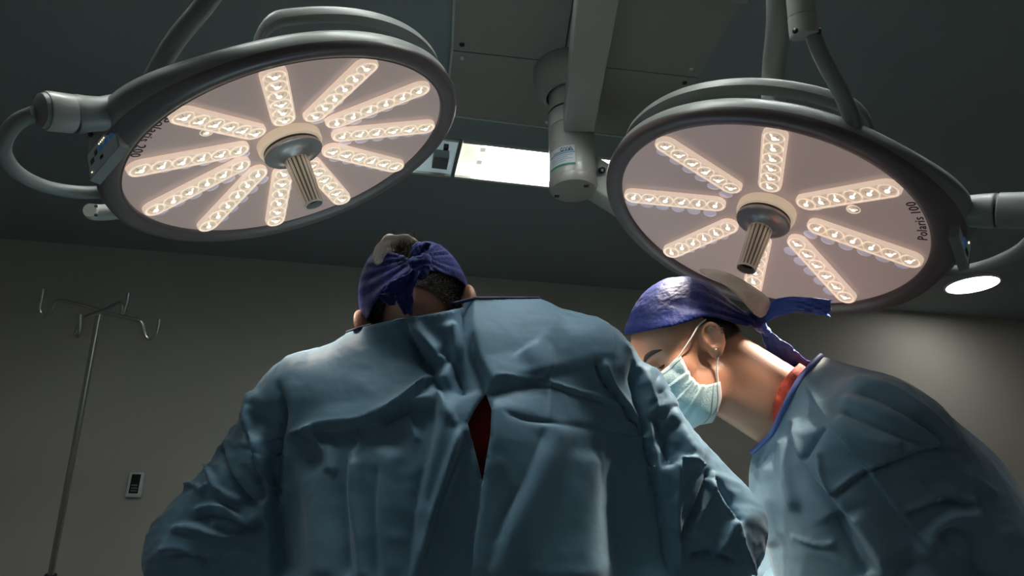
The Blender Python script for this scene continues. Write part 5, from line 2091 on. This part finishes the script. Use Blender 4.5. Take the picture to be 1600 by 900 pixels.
ribbon('tie_tail', [P(1189, 506, dk2), P(1200, 490, dk2), P(1218, 480, dk2 - .005), P(1245, 475, dk2 - .010), P(1272, 478, dk2 - .006), P(1296, 482, dk2)], [.010, .026, .032, .026, .028, .032], UP + FWD * .3, M_CAP_TIE_LIT, C2, .30, fray=.012, twist=.35)
ribbon('tie_tail', [P(1192, 512, dk2), P(1204, 532, dk2 - .006), P(1218, 550, dk2 - .010), P(1236, 565, dk2 - .012), P(1262, 574, dk2 - .006)], [.012, .026, .044, .042, .022], RIGHT - UP * .2 + UP * .9, M_CAP_TIE_LIT, C2, .30, fray=.006, twist=.3)
# pale lining of the crown turned out in a peak above the knot
dl = dk2 + .0
wv = [P(1085, 420, dl - .01), P(1112, 420, dl), P(1145, 428, dl), P(1176, 448, dl), P(1207, 468, dl), P(1201, 482, dl), P(1190, 504, dl - .004), P(1170, 482, dl - .03), P(1148, 456, dl - .04), P(1124, 440, dl - .035), P(1100, 430, dl - .03)]
ctr = np.mean(wv, axis=0) - FWD * .012
Vl = [ctr] + wv
Fl = [(0, i, i % (len(wv)) + 1) for i in range(1, len(wv) + 1)]
me = bpy.data.meshes.new('cap_lining')
me.from_pydata([tuple(v) for v in Vl], [], Fl)
lo = mobj('cap_lining', me, M_CAPW, C2)
md = lo.modifiers.new('sub', 'SUBSURF')
md.levels = md.render_levels = 1
md = lo.modifiers.new('thickness', 'SOLIDIFY')
md.thickness = .0015

# mask: pleated sheet from cheek to cheek
side = [on_head(1062, 557, -.064), on_head(1070, 574, -.066), on_head(1080, 590, -.066), on_head(1090, 600, -.066), on_head(1104, 602, -.066), on_head(1123, 597, -.064)]
cen = [np.array([0, .121, .002]), np.array([0, .136, -.018]), np.array([0, .132, -.046]), np.array([0, .122, -.076]), np.array([0, .102, -.100]), on_head(1113, 660, 0.0)]
nv, nu = 61, 57
sp_, cp_ = spline(side, nv), spline(cen, nv)
V = []
for i in range(nv):
    v = i / (nv - 1)
    S_, C_ = sp_[i], cp_[i]
    for j in range(nu):
        u = j / (nu - 1) * 2 - 1
        th = (1 - abs(u)) * math.pi / 2
        sx = -1 if u < 0 else 1
        x = S_[0] * math.cos(th)
        lin = .5 * v ** 4
        x = x * (1 - lin) + S_[0] * abs(u) * lin
        yz = S_[1:] + (C_[1:] - S_[1:]) * ((math.sin(th) ** .9) * (1 - lin) + (1 - abs(u)) * lin)
        pleat = 0.0
        for c_ in (.28, .48, .68):
            pleat += .0045 * (1 if v > c_ else 0) * math.exp(-(v - c_) / .10) if v > c_ else 0
        gath = .0028 * math.sin(v * 46) * math.exp(-(1 - abs(u)) / .12) * (1 if .25 < v < .85 else .2)
        out = nrm(np.array([x * 8, yz[0] - .02, (yz[1] + .05) * .8]))
        crumple = .002 * math.sin(u * 9 + v * 5) * math.sin(v * 7 + 1)
        V.append(np.array([x * (-1 if sx > 0 else 1), yz[0], yz[1]]) + out * (pleat + gath + crumple + .002))
V = H2.wld(np.array(V))
for _ in range(4):
    d_ = smin(H2.sdf(V), s_prims(V, NECK2), .016)
    gr = np.stack([(H2.sdf(V + e_) - H2.sdf(V - e_)) for e_ in np.eye(3) * .002], 1)
    gr /= np.linalg.norm(gr, axis=1)[:, None] + 1e-9
    V = V + gr * np.maximum(0, .0035 - d_)[:, None]
F = np.array([(i * nu + j, i * nu + j + 1, (i + 1) * nu + j + 1, (i + 1) * nu + j) for i in range(nv - 1) for j in range(nu - 1)])
fm = np.array([1 if (i < 2 or i > nv - 5 or j < 1 or j > nu - 3) else 0 for i in range(nv - 1) for j in range(nu - 1)], np.int32)
MK = obj_np('face_mask', V, F, None, P2, slots=[M_MASK, M_MASK_E], fmat=fm, solid=.0012, offset=0)
MK['label'] = 'pale green pleated face mask with white edge'
mb = MB()
VG = V.reshape(nv, nu, 3)
for i_, js in ((nv - 4, range(0, 22)), (nv - 7, range(0, 22)), (4, range(0, 22))):
    for j in js:
        a_, b_ = VG[i_, j], VG[i_, j + 1]
        n_ = nrm(np.cross(VG[i_ - 1, j] - a_, b_ - a_))
        if n_ @ (CAM - a_) < 0:
            n_ = -n_
        t_ = nrm(b_ - a_)
        for ff in (.2, .7):
            Vb, Fb = box_vf(a_ + (b_ - a_) * ff + n_ * .0008, t_, np.cross(n_, t_), n_, .0009, .0005, .0004)
            mb.add(Vb, Fb)
mb.build('stitching', M_MASK_S, MK, smooth=False)['kind'] = 'stuff'
ear_top, ear_back = H2.wld((-.080, -.004, .034)), H2.wld((-.090, -.024, -.010))
tube('ear_loop', [VG[1, 1], H2.wld(on_head(1080, 528, -.079)), H2.wld(on_head(1092, 508, -.083)), H2.wld(on_head(1103, 499, -.085))], .0014, M_ELASTIC, MK, 30, 8)
tube('ear_loop', [VG[nv - 3, 2], H2.wld(on_head(1120, 570, -.074)), H2.wld(on_head(1126, 548, -.084)), H2.wld(on_head(1131, 530, -.090)), H2.wld(on_head(1128, 512, -.088))], .0014, M_ELASTIC, MK, 30, 8)
